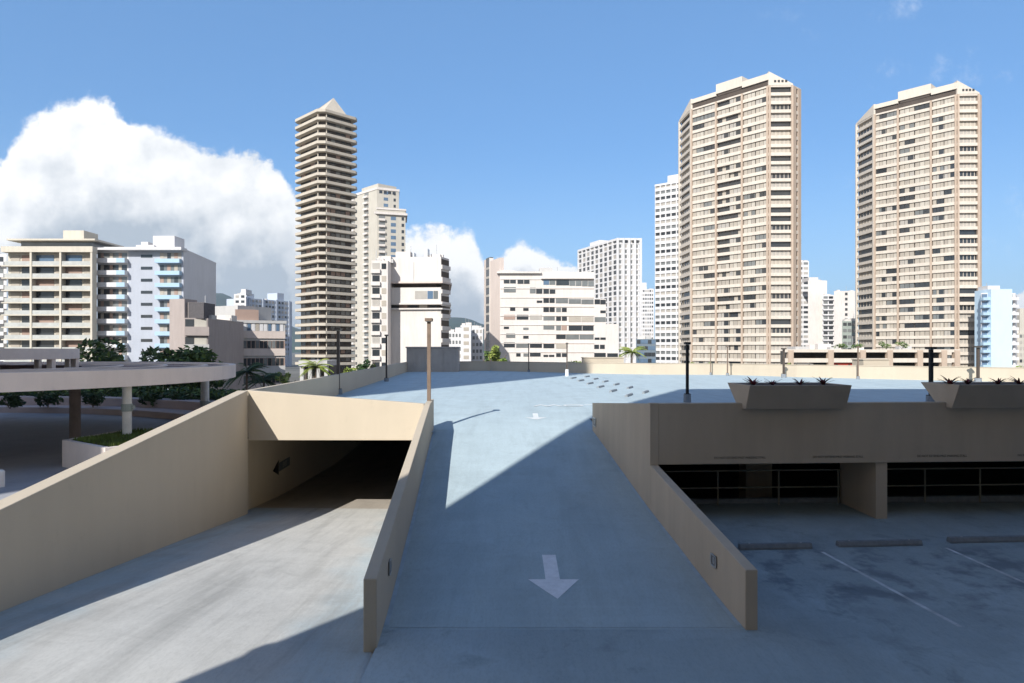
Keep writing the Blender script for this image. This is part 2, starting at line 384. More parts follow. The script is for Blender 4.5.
sheet('driveway', lambda Y: xc(Y), lambda Y: xr(Y), 12.3, 28, lambda X, Y: zr(Y), DECK, 10, 64)
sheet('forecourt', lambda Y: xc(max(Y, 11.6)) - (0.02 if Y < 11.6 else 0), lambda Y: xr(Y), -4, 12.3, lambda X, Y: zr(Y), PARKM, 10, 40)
sheet('ramp', lambda Y: xl(Y) - (0.4 if Y > 26.0 else 0), lambda Y: (xc(Y) - TW + 0.01) if Y > 11.6 else xc(11.6) - 0.02, -4, 27.6, zleft, RAMPM, 16, 90)
sheet('tunnel_floor', lambda Y: xl(Y) - 0.4, lambda Y: xc(Y) - TW + 0.01, 27.6, 64, zleft, DARKF, 10, 40)
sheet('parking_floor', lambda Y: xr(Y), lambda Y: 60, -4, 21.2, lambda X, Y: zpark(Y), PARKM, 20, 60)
sheet('roof_deck', lambda Y: xl(Y) + 0.0, lambda Y: xc(26), 26.2, 28, lambda X, Y: zdeck(X, Y) , DECK, 10, 4)
sheet('roof_deck', lambda Y: xr(Y) + 0.1, lambda Y: 90, 19.05, 28, lambda X, Y: zdeck(X, Y), DECK, 40, 18, 0.0575)
sheet('roof_deck', lambda Y: xl(Y), lambda Y: 90, 28, 100, lambda X, Y: zdeck(X, Y), DECK, 90, 90)
# lower void behind the parking rail, slabs over tunnel and parking
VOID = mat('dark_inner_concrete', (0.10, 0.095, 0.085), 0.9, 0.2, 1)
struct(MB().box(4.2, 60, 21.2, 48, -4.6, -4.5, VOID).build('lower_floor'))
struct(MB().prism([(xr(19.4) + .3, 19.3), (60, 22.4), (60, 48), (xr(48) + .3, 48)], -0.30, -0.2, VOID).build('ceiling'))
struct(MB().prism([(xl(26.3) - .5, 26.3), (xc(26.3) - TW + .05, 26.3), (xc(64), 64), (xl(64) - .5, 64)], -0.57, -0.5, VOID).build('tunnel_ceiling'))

# city ground reaching the horizon
CITY = mat('city_ground', (0.14, 0.14, 0.13), 0.95, 0.3, 0.02)
struct(MB().add([(-4800, -300, -8), (4800, -300, -8), (4800, 4800, -8), (-4800, 4800, -8)], [(0, 1, 2, 3)], CITY).build('ground'))
struct(MB().prism([(-120, 2), (xl(2) - .38, 2), (xl(25.9) - .38, 25.9), (xl(26) - .7, 26), (xl(60) - .7, 60), (-22, 58), (-120, 62)], -3.0, -2.2, PLAZA).build('plaza'))

# painted road markings
def draped(name, polys, fz, m, dz=0.006):
    """flat paint following a surface: polygons cut into thin strips along Y; a polygon is a list of (Y, x0, x1)"""
    mb = MB()
    for rows in polys:
        n = 14; vs = []; fs = []
        for i, ((ya, a0, a1), (yb, b0, b1)) in enumerate(zip(rows, rows[1:])):
            for k in range(n):
                t0, t1 = k / n, (k + 1) / n; o = len(vs)
                for t, in ((t0,), (t1,)):
                    Y = lerp(ya, yb, t); x0 = lerp(a0, b0, t); x1 = lerp(a1, b1, t)
                    vs += [(x0, Y, fz(x0, Y) + dz), (x1, Y, fz(x1, Y) + dz)]
                fs.append((o, o + 1, o + 3, o + 2))
        mb.add(vs, fs, m)
    return struct(mb.build(name))
def hit(px, py, fz):
    lo, hi = 2.0, 200.0
    for _ in range(60):
        Y = (lo + hi) / 2; X = X_(px, Y)
        if Z_(py, Y) > fz(X, Y): lo = Y
        else: hi = Y
    return X_(px, lo), lo
zrr = lambda X, Y: zr(Y)
zpp = lambda X, Y: zpark(Y)
h = lambda px, py: hit(px, py, zrr)
tip = h(557.5, 599); hl = h(528, 579.5); hr = h(579, 579.5); sl = h(545.5, 579.5); sr = h(560, 579.5); tl = h(542, 555); tr = h(555.6, 555)
draped('road_marking', [[(tip[1], tip[0], tip[0] + .001), (hl[1], hl[0], hr[0])], [(sl[1], sl[0], sr[0]), (tl[1], tl[0], tr[0])]], zrr, WHITEP)
hp = lambda px, py: hit(px, py, zpp)
def line(a, b, w, fz, m, name='road_marking'):
    return draped(name, [[(a[1], a[0] - w / 2, a[0] + w / 2), (b[1], b[0] - w / 2, b[0] + w / 2)]], fz, m)
STALL = mat('worn_stall_paint', (0.60, 0.66, 0.70), 0.7, 0.3, 3, stain=0.45)
line(hp(960.6, 627), hp(822, 552), 0.09, zpp, STALL)
a = hp(946, 548); line((a[0] + .42, a[1] - 4.2), a, 0.09, zpp, STALL)
a = (a[0] + 3.0, a[1]); line((a[0] + .5, a[1] - 4.2), a, 0.09, zpp, STALL)
JOINT = mat('dark_joint_sealant', (0.34, 0.41, 0.45), .8, .3, 3)
draped('expansion_joint', [[(12.36, xc(12.36) + .1, xr(12.36) - .02), (12.375, xc(12.38) + .1, xr(12.38) - .02)]], zrr, JOINT, .004)
COVE = mat('fresh_blue_coating', (0.42, 0.52, 0.60), .7, .12, 3)
draped('gutter', [[(Y, xr(Y) - .09, xr(Y) - .003) for Y in (12.45, 16, 20, 24, 27.9)]], zrr, COVE, .008)
draped('gutter', [[(Y, xc(Y) + .003, xc(Y) + .09) for Y in (12.45, 16, 20, 24, 27.9)]], zrr, COVE, .008)
# faded words and arrow on the deck, read by drivers coming down
def lettering(name, body, size, loc, rot, m, parent=None, extrude=0.002, sx=1.0):
    cu = bpy.data.curves.new(name, 'FONT'); cu.body = body; cu.size = size; cu.extrude = extrude; cu.align_x = 'CENTER'; cu.align_y = 'CENTER'
    cu.materials.append(m); o = bpy.data.objects.new(name, cu); sc.collection.objects.link(o)
    if parent is not None:
        o.parent = parent; po = Vector(parent['_o']); o.location = Vector(loc) - po
    else: o.location = loc
    me = bpy.data.meshes.new_from_object(o); bpy.data.objects.remove(o); o = bpy.data.objects.new(name, me); sc.collection.objects.link(o)
    if parent is not None: o.parent = parent; o.location = Vector(loc) - Vector(parent['_o'])
    else: o.location = loc
    o.rotation_euler = rot; o.scale = (sx, 1, 1)
    return o
ax, ay = at(572, 405); struct(lettering('road_marking', 'SLOW', 1.6, (ax, ay, zdeck(ax, ay) + .012), (0, 0, math.pi), FADEDP, sx=0.9))
zdd = lambda X, Y: zdeck(X, Y)
hd = lambda px, py: hit(px, py, zdd)
p = hd(536, 417.5)
draped('road_marking', [[(p[1] - .5, p[0] - .05, p[0] + .05), (p[1], p[0] - .5, p[0] + .5)], [(p[1], p[0] - .12, p[0] + .12), (p[1] + 1.3, p[0] - .12, p[0] + .12)]], zdd, FADEDP)

# ------------------------------------------------------------------ garage walls
def wall_strip(name, rows, label, m, th, side=-1, cat='wall', cap=None):
    """rows: (x, y, zbottom, ztop) of the visible face, thickness on side -1 (left) or +1 (right); one solid with a thin lighter top"""
    o = thing(name, (rows[0][0], rows[0][1], rows[0][2]), label, cat)
    mb = MB(); n = len(rows); vs = []
    for (x, y, a, b) in rows: vs += [(x, y, a), (x, y, b), (x + side * th, y, b), (x + side * th, y, a)]
    fs = []
    for i in range(n - 1):
        q = i * 4; r = q + 4
        fs += [(q, q + 1, r + 1, r), (q + 1, q + 2, r + 2, r + 1), (q + 2, q + 3, r + 3, r + 2), (q + 3, q, r, r + 3)]
    fs += [(0, 3, 2, 1), (4 * n - 4, 4 * n - 3, 4 * n - 2, 4 * n - 1)]
    if side > 0: fs = [f[::-1] for f in fs]
    mb.add(vs, fs, m); ob = mb.build('concrete_panel', o)
    bv = ob.modifiers.new('bevel', 'BEVEL'); bv.width = 0.02; bv.segments = 2; bv.limit_method = 'ANGLE'
    return o

def zlt(Y): return -0.05 + 0.0993 * (Y - 12.3)
wl = wall_strip('ramp_wall', [(xl(Y), Y, -6, zlt(Y)) for Y in (-4, 6, 12, 18, 24, 26.0)], 'tall cream wall rising along the left side of the sunken ramp', CREAM, 0.40)
wt = wall_strip('tunnel_wall', [(xl(Y) - .32, Y, -6, -.44) for Y in (26.02, 40, 64)], 'cream inner wall of the tunnel with a black arrow sign', CREAM, 0.3)
wm = wall_strip('ramp_wall', [(xc(Y), Y, -6, z) for Y, z in ((11.57, -1.03), (26.2, 0.79), (28.5, 0.80))], 'thin low wall with a plain blunt end between ramp and driveway', CREAM, TW)
wr = wall_strip('ramp_wall', [(xr(12.3), 12.3, -6, -1.11), (xr(18.9) , 18.9, -6, -0.335)], 'low cream wall sloping along the right side of the driveway', CREAM_SHADE, TW, +1)
wr2 = MB()
# upper return of the same wall, from beam down to its far end
def strip_into(mb, rows, th, side, m):
    n = len(rows); vs = []; fs = []
    for (x, y, a, b) in rows: vs += [(x, y, a), (x, y, b), (x + side * th, y, b), (x + side * th, y, a)]
    for i in range(n - 1):
        q = i * 4; r = q + 4
        fs += [(q, q + 1, r + 1, r), (q + 1, q + 2, r + 2, r + 1), (q + 2, q + 3, r + 3, r + 2), (q + 3, q, r, r + 3)]
    fs += [(0, 3, 2, 1), (4 * n - 4, 4 * n - 3, 4 * n - 2, 4 * n - 1)]
    if side > 0: fs = [f[::-1] for f in fs]
    mb.add(vs, fs, m)
strip_into(wr2, [(xr(18.9), 18.9, -6, 1.37), (xr(23), 23, -6, 1.06), (xr(28), 28, -6, 0.68)], TW, 1, CREAM_SHADE)
wr2.build('return_panel', wr)
# portal header
hd_o = thing('portal_header', (-6.7, 26.0, -0.59), 'wide sunlit cream header beam above the tunnel opening', 'beam')
x0, x1 = xl(26.0) + 0.004, xc(26.0) - TW - 0.004
o = MB().prism([(x0, 26.0), (x1, 26.0), (x1, 26.27), (x0, 26.27)], -0.59, [1.31, 0.80, 0.80, 1.31], CREAM).build('concrete_panel', hd_o)
bv = o.modifiers.new('bevel', 'BEVEL'); bv.width = 0.02; bv.segments = 2; bv.limit_method = 'ANGLE'
# deck parapets
wall_strip('deck_parapet', [(xl(Y), Y, -.5, 1.30) for Y in (26.28, 40, 60, 80, 92)], 'long cream parapet along the left edge of the deck behind the lamp posts', CREAM, 0.2)
FAR = [(-14.0, 92), (-3, 94), (8, 84.5), (16, 79.5), (25, 78.5), (30, 72), (42, 62.5), (60, 52), (90, 40)]
fo = thing('deck_parapet', (10, 84, 0), 'cream parapet closing the far end of the deck below the towers', 'wall')
mb = MB()
for (ax, ay), (bx, by) in zip(FAR, FAR[1:]):
    d = Vector((bx - ax, by - ay)).normalized(); nn = Vector((-d.y, d.x)) * 0.2
    mb.prism([(ax, ay), (bx, by), (bx + nn.x, by + nn.y), (ax + nn.x, ay + nn.y)], -7.9, 1.25, CREAM)
mb.build('concrete_panel', fo)
mb = MB()
for (ax, ay), (bx, by) in zip(FAR, FAR[1:]):
    d = Vector((bx - ax, by - ay)).normalized(); nn = Vector((-d.y, d.x))
    p0, p1 = Vector((ax, ay)) - nn * .05, Vector((bx, by)) - nn * .05
    q0, q1 = p0 + nn * .3, p1 + nn * .3
    mb.prism([tuple(p0), tuple(p1), tuple(q1), tuple(q0)], 1.253, 1.31, CREAM)
mb.build('coping', fo)
for (px, w, py, label) in ((604, 5.0, 84.5, 'raised cream block on the far parapet left of the palm'), (878, 2.6, 68.5, 'raised cream block on the far parapet before the low garage')):
    o = thing('parapet_block', (X_(px, py), py, 0), label, 'wall'); x = X_(px, py)
    MB().box(x - w / 2, x + w / 2, py + .3, py + 2.6, -6, 1.85, CREAM).build('concrete_panel', o)
    MB().box(x - w / 2 - .08, x + w / 2 + .08, py + .22, py + 2.68, 1.853, 1.95, CREAM).build('coping', o)
# concrete enclosure at the far corner
bo = thing('stair_enclosure', (-10.4, 89, 0), 'plain grey concrete enclosure at the far left corner of the deck', 'enclosure')
MB().box(-13.75, -7.0, 89.0, 91.6, 0, 3.1, BOXC).build('wall', bo)
MB().box(-13.85, -6.9, 88.9, 91.7, 3.103, 3.28, BOXC).build('roof_cap', bo)
MB().box(-13.0, -12.9, 88.94, 89.0, 0.1, 3.0, BOXC).box(-9.0, -8.9, 88.94, 89.0, 0.1, 3.0, BOXC).build('rib', bo)

# ------------------------------------------------------------------ front beam, pier, railing
def yb(X): return 18.9 + 0.0575 * (X - 3.82)
be = thing('parapet_beam', (3.82, 18.9, -0.33), 'deep shaded cream beam over the dark parking bays', 'beam')
xa = xr(18.9) + TW + .004
o = MB().prism([(xa, yb(xa)), (60, yb(60)), (60, yb(60) + .26), (xa, yb(xa) + .26)], -0.33, 1.37, CREAM_SHADE).build('concrete_panel', be)
bv = o.modifiers.new('bevel', 'BEVEL'); bv.width = 0.02; bv.segments = 2; bv.limit_method = 'ANGLE'
MB().prism([(xr(18.9), 18.888), (xa, yb(xa) - .012), (xa, yb(xa) + .24), (xr(18.9) - .0, 18.9 + .24)], -0.334, 1.374, CREAM_SHADE).build('corner_post', be)
LETR = mat('dark_lettering', (0.05, 0.048, 0.045), 0.8)
for px in (740, 838, 942, 1042):
    u = (px - CX) / F; X = u * (18.9 - .0575 * 3.82) / (1 - .0575 * u)
    lettering('lettering', 'DO NOT EXTEND PAST PARKING STALL', 0.088, (X, yb(X) - .006, -0.155), (R(90), 0, math.atan(.0575)), LETR, be, 0.001, 0.92)
pi_ = thing('concrete_pier', (10.4, 19.3, -1.95), 'shaded cream wall pier standing under the beam beside the rail', 'column')
def along(X, d): return (X - 0.0575 * d, yb(X) + .06 + d)
p = [along(10.30, 0), along(10.63, 0), along(10.63, 1.9), along(10.30, 1.9)]
MB().prism(p, -2.2, -0.334, CREAM_SHADE).build('shaft', pi_)
p2 = [along(10.26, -.02), along(10.67, -.02), along(10.67, .30), along(10.26, .30)]
far_p = thing('concrete_pier', (8.6, 26, -4.5), 'dim inner pier standing in the dark behind the left railing', 'column')
MB().box(8.9, 9.9, 26, 26.8, -4.5, -.62, CREAM_SHADE).build('shaft', far_p)
MB().box(8.8, 10.0, 25.9, 26.9, -1.0, -.7, CREAM_SHADE).build('capital', far_p)
def railing(X0, X1, posts, label):
    o = thing('pipe_railing', ((X0 + X1) / 2, 21.0, -1.88), label, 'railing', 'pipe railings in the parking bays')
    y = lambda X: 20.85 + 0.0575 * (X - 6)
    for X in posts: MB().tube([(X, y(X), -1.9), (X, y(X), -0.82)], 0.028, RAIL).build('post', o)
    for z in (-0.84, -1.36): MB().tube([(X0, y(X0), z), (X1, y(X1), z)], 0.024, RAIL).build('rail', o)
    return o
railing(4.05, 10.15, [4.5, X_(717.5, 20.9), X_(779, 20.95), X_(838, 21.1)], 'pale pipe railing at the back of the bay left of the pier')
railing(10.7, 21, [10.8, X_(925.7, 21.2), X_(981, 21.3), 16.4, 18.2, 20], 'pale pipe railing at the back of the bays right of the pier')
cu = thing('kerb', (10, 21.1, -1.88), 'low concrete kerb below the pipe railings', 'kerb')
MB().prism([(4.1, 20.95), (30, 22.4), (30, 22.6), (4.1, 21.15)], -2.3, -1.76, STOPC).build('concrete_panel', cu)
bw = thing('back_wall', (20, 47, -4.5), 'dark back wall deep inside the parking level', 'wall')
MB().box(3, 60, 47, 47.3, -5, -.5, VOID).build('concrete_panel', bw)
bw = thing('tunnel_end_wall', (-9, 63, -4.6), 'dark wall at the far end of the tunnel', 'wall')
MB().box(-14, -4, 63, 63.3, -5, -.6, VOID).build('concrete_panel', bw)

# wheel stops
def wheel_stop(X, Y, z, L, rot, label, group):
    o = thing('wheel_stop', (X, Y, z), label, 'wheel stop', group)
    mb = MB(); h_, w0, w1 = 0.13, 0.09, 0.055
    sec = [(-w0, 0), (w0, 0), (w0, .05), (w1, h_), (-w1, h_), (-w0, .05)]
    c, s = math.cos(rot), math.sin(rot); vs = []
    for t in (-L / 2, L / 2):
        for (a, b) in sec: vs.append((X + c * t - s * a, Y + s * t + c * a, z + b))
    n = len(sec)
    mb.add(vs, [tuple(range(n)), tuple(range(n, 2 * n))[::-1]] + [(i, i + n, (i + 1) % n + n, (i + 1) % n) for i in range(n)], STOPC)
    mb.build('concrete_bar', o)
    for t in (-L * .36, L * .36):
        MB().tube([(X + c * t, Y + s * t, z + h_ - .01), (X + c * t, Y + s * t, z + h_ + .012)], 0.02, METAL, 8).build('anchor_pin', o)
    return o
for i, (pa, pb, py, lab) in enumerate(((739, 811, 549, 'grey wheel stop nearest the low driveway wall in the shaded bay'), (837, 921, 546, 'grey wheel stop in front of the cream pier'), (948, 1040, 542, 'grey wheel stop at the right edge of the photo'))):
    a, b = hp(pa, py), hp(pb, py - 1)
    wheel_stop((a[0] + b[0]) / 2, (a[1] + b[1]) / 2, zpark((a[1] + b[1]) / 2), b[0] - a[0], 0.0575, lab, 'wheel stops in the shaded parking bays')
rows = [[(573.4, 378.5), (580.9, 381), (590, 384), (600.7, 387.4), (613.3, 391.5), (629, 396)], [(587, 377), (595.6, 379.4), (605.5, 382), (616.4, 385), (630, 388.3), (645.6, 392.8)]]
ordn = ['farthest', 'second farthest', 'third farthest', 'third nearest', 'second nearest', 'nearest']
for r, row in enumerate(rows):
    for i, (px, py) in enumerate(row):
        X, Y = hd(px, py)
        wheel_stop(X, Y, zdeck(X, Y), 1.9, R(70), '%s wheel stop in the %s slanting row on the sunlit deck' % (ordn[i], ('near left', 'far right')[r]), 'wheel stops on the sunlit deck')

# ------------------------------------------------------------------ planters and bromeliads
def planter(t0, t1, label):
    ang = 0.0575
    def W(t, d, z): return (t - ang * d, yb(t) + d, z)
    o = thing('planter_box', W((t0 + t1) / 2, 0.13, 1.374), label, 'planter', 'trough planters on the beam')
    prof = [(-.25, 1.22), (.30, 1.22), (1.05, 1.89), (-.55, 1.89)]
    th = .09
    mb = MB(); vs = []
    # outer shell with wall thickness and open top
    ou = [(-.25, 1.22), (.30, 1.22), (1.10, 1.89), (-.55, 1.89)]; inn = [(-.20, 1.55), (.50, 1.55), (1.0, 1.892), (-.45, 1.892)]
    for t in (t0, t1): vs += [W(t, *p) for p in ou]
    for t in (t0 + th, t1 - th): vs += [W(t, *p) for p in inn]
    fs = [(0, 3, 2, 1), (4, 5, 6, 7), (0, 1, 5, 4), (1, 2, 6, 5), (3, 0, 4, 7),
          (8, 9, 10, 11), (15, 14, 13, 12), (8, 12, 13, 9), (9, 13, 14, 10), (11, 15, 12, 8),
          (2, 10, 14, 6), (3, 7, 15, 11), (2, 3, 11, 10), (6, 14, 15, 7)]
    mb.add(vs, fs, PLANT); ob = mb.build('trough', o)
    bv = ob.modifiers.new('bevel', 'BEVEL'); bv.width = 0.012; bv.segments = 2; bv.limit_method = 'ANGLE'
    mb = MB(); p = [W(t0 + th, -.40, 0), W(t1 - th, -.40, 0), W(t1 - th, .93, 0), W(t0 + th, .93, 0)]
    mb.prism([q[:2] for q in p], 1.80, 1.872, SOIL).build('soil', o)
    return W
def bromeliad_mesh(seed):
    r = random.Random(seed); mb = MB()
    for k in range(16):
        a = 2 * math.pi * k / 16 * 2.6 + r.uniform(-.3, .3); L = r.uniform(.16, .32); lift = r.uniform(.55, 1.3); w = r.uniform(.028, .045)
        d = Vector((math.cos(a), math.sin(a), 0)); sd_ = Vector((-d.y, d.x, 0)); vs = []; n = 5
        for i in range(n + 1):
            t = i / n; p = d * (L * t * math.cos(lift * (1 - t * .5))) + Vector((0, 0, L * math.sin(lift) * t - .06 * t * t * L * 3))
            ww = w * (1 - t) ** .6 + .001; vs += [p - sd_ * ww, p + Vector((0, 0, -.006)), p + sd_ * ww]
        fs = []
        for i in range(n):
            for j in range(2): q = i * 3 + j; fs.append((q, q + 1, q + 4, q + 3))
        mb.add(vs, fs, LEAF_R if k % 3 else LEAF_D)
    return mb
def bromeliads(W, d, pxs, labels):
    for i, (px, lab) in enumerate(zip(pxs, labels)):
        u = (px - CX) / F; t = 6
        for _ in range(20): t = u * (yb(t) + d) + 0.0575 * d
        o = bromeliad_mesh(int(px)).build('bromeliad', origin=(0, 0, 0)); p = W(t, d, 1.87); o.location = p
        s = 1.1 * (1.15, .85, .9, 1.0)[i]; o.scale = (s, s, s * .95); tag(o, lab, 'plant', 'bromeliads in the trough planters')
def tt(px, d=-.55):
    u = (px - CX) / F; t = 6
    for _ in range(20): t = u * (yb(t) + d) + 0.0575 * d
    return t
W1 = planter(tt(750), tt(852), 'shaded concrete trough planter on the beam left of the open gap')
W2 = planter(tt(959.6), tt(959.6) + 3.0, 'shaded concrete trough planter on the beam cut off by the right edge')
bromeliads(W1, -.1, (753, 772.5, 800, 823), ['tall spiky dark plant at the left end of the left planter', 'small reddish plant second from left in the left planter', 'small reddish plant second from right in the left planter', 'reddish spreading plant at the right end of the left planter'])
bromeliads(W2, -.1, (950, 968, 998, 1019), ['small dark plant at the left end of the right planter', 'reddish plant second from left in the right planter', 'low spreading reddish plant third from left in the right planter', 'reddish plant of the right planter nearest the photo edge'])

# ------------------------------------------------------------------ lamp posts, plates, signs
def lamp_post(px, Y, top, label, m=POST_SHADE, w=0.16, plinth=0.0, pm=None):
    w *= .75; X = X_(px, Y); z = zdeck(X, Y); o = thing('lamp_post', (X, Y, z), label, 'lamp post', 'square lamp posts on the deck')
    z0 = z + plinth
    if plinth: MB().tube([(X, Y, z), (X, Y, z0)], [w * 1.5, w * 1.4], pm or STOPC, 12).build('plinth', o)
    MB().box(X - w / 2, X + w / 2, Y - w / 2, Y + w / 2, z0 - .02, top - .12, m).build('pole', o)
    MB().box(X - w, X + w, Y - w, Y + w, z0 - .01, z0 + .03, m).build('base_plate', o)
    hd_ = MB().box(X - w * 1.0, X + w * 1.0, Y - w * 1.5, Y + w * 1.5, top - .12, top, m).build('lamp_head', o)
    MB().box(X - w * .8, X + w * .8, Y - w * 1.3, Y + w * 1.3, top - .14, top - .122, LENS).build('lens', hd_)
    return o
lamp_post(429, 27.6, Z_(318.3, 27.6), 'tall sunlit brown lamp post rising behind the tunnel header', RUSTY, 0.19)
lamp_post(338.3, 43.8, 4.25, 'dark lamp post against the left parapet before the striped tower', POST_SHADE, 0.24, .35)
lamp_post(386.5, 62.0, 4.25, 'dark lamp post against the left parapet before the white building', POST_SHADE, 0.20, .3)
lamp_post(567, 74.5, 3.65, 'lamp post with a white painted base on the sunlit deck', POST_SHADE, 0.17, 0.75, mat('white_paint', (.75, .75, .75), .7))
lamp_post(687.3, 37.2, 3.28, 'dark lamp post standing in the shaded deck behind the beam corner', BLACK, 0.19, .45)  # black stands in for the silhouette and shade on this post
lamp_post(931, 36, 3.02, 'dark lamp post rising behind the gap beside the right planter', BLACK, 0.22, .45)  # black again carries the shade in the colour
lamp_post(783.7, 70, 3.05, 'dark lamp post on the deck above the middle of the left planter', POST_SHADE, 0.24, .4)
lamp_post(978, 59.5, 3.2, 'dark lamp post under the right brown tower near the pale blue building', POST_SHADE, 0.26, .4)
lamp_post(858, 66.5, 3.2, 'thin lamp post on the deck before the low open garage', RUSTY, 0.14, .3)
lamp_post(727.5, 75.5, 3.3, 'thin lamp post at the far parapet below the left brown tower', RUSTY, 0.15, .3)
lamp_post(710.6, 77.6, 3.1, 'thinnest lamp post at the far parapet left below the brown tower', RUSTY, 0.11, .3)
lamp_post(528.7, 88.5, 3.7, 'thin dark lamp post by the far parapet before the stepped white building', POST_SHADE, 0.16, .3)

def wall_light(Y, z, fx, side, label, w=.17, hgt=.22):
    """small louvred plate set into a wall face that runs along Y"""
    x = fx(Y); o = thing('wall_light', (x, Y, z), label, 'wall light', 'small plates on the driveway walls')
    s = side
    def bx(a, b, y0, y1, z0, z1, m, name, par):
        p = sorted((x + s * a, x + s * b)); dx = S
        MB().prism([(p[0] + dx * (y0 - Y), y0), (p[1] + dx * (y0 - Y), y0), (p[1] + dx * (y1 - Y), y1), (p[0] + dx * (y1 - Y), y1)], z0, z1, m).build(name, par)
    bx(-.01, .02, Y - w / 2, Y + w / 2, z - hgt / 2, z + hgt / 2, mat('dull_plate', (.2, .19, .18), .6), 'back_plate', o)
    for k in (-1, 1): bx(.02, .035, Y + k * w / 2 - .02, Y + k * w / 2 + .02, z - hgt / 2, z + hgt / 2, METAL, 'frame', o)
    for k in (-1, 1): bx(.0205, .0345, Y - w / 2 + .02, Y + w / 2 - .02, z + k * hgt / 2 - .018, z + k * hgt / 2 + .018, METAL, 'frame', o)
    bx(.021, .028, Y - .03, Y + .03, z - hgt * .3, z + hgt * .3, METAL, 'louvre', o)
def wall_hit(px, py, fx):
    u = (px - CX) / F; lo, hi = 5, 60
    f = lambda Y: fx(Y) - u * Y
    for _ in range(60):
        mid = (lo + hi) / 2
        if (f(mid) > 0) == (f(lo) > 0): lo = mid
        else: hi = mid
    return lo, Z_(py, lo)
Y_, z_ = wall_hit(714.5, 560.5, xr); wall_light(Y_, z_, xr, -1, 'silver louvred plate near the blunt end of the right driveway wall', .27, .22)
Y_, z_ = wall_hit(595, 422, xr); wall_light(Y_, z_, xr, -1, 'small silver plate at the far end of the right driveway wall', .5, .32)
Y_, z_ = wall_hit(389, 567, xc); wall_light(Y_, z_, xc, 1, 'small dark plate near the blunt end of the middle wall', .22, .26)
# sign painted on the tunnel wall
Y_, z_ = wall_hit(281, 468.5, lambda Y: xl(Y) - .32)
so = thing('exit_sign', (xl(Y_) - .32, Y_, z_), 'black arrowhead and dark word panel on the cream tunnel wall', 'sign')
def sw(y, z, d): return (xl(y) - .32 + d, y, z)
Y0, z0 = wall_hit(272.8, 472, lambda Y: xl(Y) - .32); Y1, z1 = wall_hit(278.3, 466, lambda Y: xl(Y) - .32); Y2, _ = wall_hit(279, 466, lambda Y: xl(Y) - .32); Y3, z3 = wall_hit(289.5, 463, lambda Y: xl(Y) - .32)
mb = MB(); zc = z0 + .05
vs = [sw(Y0, zc, .006), sw(Y1, zc + .33, .006), sw(Y1, zc - .33, .006), sw(Y0, zc, .025), sw(Y1, zc + .33, .025), sw(Y1, zc - .33, .025)]
mb.add(vs, [(0, 1, 2), (5, 4, 3), (0, 3, 4, 1), (1, 4, 5, 2), (2, 5, 3, 0)], BLACK).build('arrowhead', so)
PANEL = mat('slate_panel', (0.10, 0.12, 0.13), 0.6)
mb = MB().add([sw(Y2, zc - .2, .004), sw(Y3, zc - .2, .004), sw(Y3, zc + .2, .004), sw(Y2, zc + .2, .004), sw(Y2, zc - .2, .02), sw(Y3, zc - .2, .02), sw(Y3, zc + .2, .02), sw(Y2, zc + .2, .02)],
              [(0, 1, 2, 3), (7, 6, 5, 4), (0, 4, 5, 1), (1, 5, 6, 2), (2, 6, 7, 3), (3, 7, 4, 0)], PANEL).build('word_panel', so)
lettering('lettering', 'EXIT', .34, sw((Y2 + Y3) / 2, zc, .024), (R(90), 0, R(90) - S), mat('dim_lettering', (.35, .36, .34)), so, .001)

# ------------------------------------------------------------------ trees and plants
def leafcloud(mb, blobs, n, size, mats, r):
    for _ in range(n):
        c, rad = blobs[r.randrange(len(blobs))]
        while True:
            q = Vector((r.uniform(-1, 1), r.uniform(-1, 1), r.uniform(-1, 1)))
            if 0.25 < q.length < 1: break
        q = q.normalized() * (q.length ** .5); p = Vector((c[0] + q.x * rad[0], c[1] + q.y * rad[1], c[2] + q.z * rad[2]))
        a = Vector((r.gauss(0, 1), r.gauss(0, 1), r.gauss(0, .7))).normalized(); b = a.orthogonal().normalized()
        s = size * r.uniform(.6, 1.3); m = mats[0] if r.random() < .7 else mats[-1]
        mb.add([p - a * s, p + b * s * .45, p + a * s, p - b * s * .45], [(0, 1, 2, 3)], m)
def tree(px, Y, zb, zt, w, label, mats, seed, n=1400, size=.28, name='broadleaf_tree', group='trees around the garage'):
    r = random.Random(seed); X = X_(px, Y); o = thing(name, (X, Y, zb), label, 'tree', group)
    hgt = zt - zb; tr = MB()
    tr.tube([(X, Y, zb), (X + .05 * hgt, Y, zb + hgt * .3), (X + .02 * hgt, Y, zb + hgt * .6)], [.045 * hgt ** .9, .035 * hgt ** .9, .015 * hgt ** .9], BARK)
    for k in range(5):
        a = r.uniform(0, 6.28); z0_ = zb + hgt * r.uniform(.28, .5)
        tr.tube([(X + .04 * hgt, Y, z0_), (X + math.cos(a) * w * .22, Y + math.sin(a) * w * .22, z0_ + hgt * .18), (X + math.cos(a) * w * .4, Y + math.sin(a) * w * .4, z0_ + hgt * .32)], [.02 * hgt, .013 * hgt, .005 * hgt], BARK, 6)
    tr.build('trunk', o)
    blobs = []
    for k in range(15):
        a = r.uniform(0, 6.28); d = r.uniform(0, .38) * w; zc_ = zb + hgt * r.uniform(.45, .88); s = r.uniform(.10, .2)
        blobs.append(((X + math.cos(a) * d, Y + math.sin(a) * d, zc_), (w * s, w * s, min(w * s, hgt * .16))))
    cr = MB(); leafcloud(cr, blobs, n, size, mats, r); cr.build('crown', o)
    return o
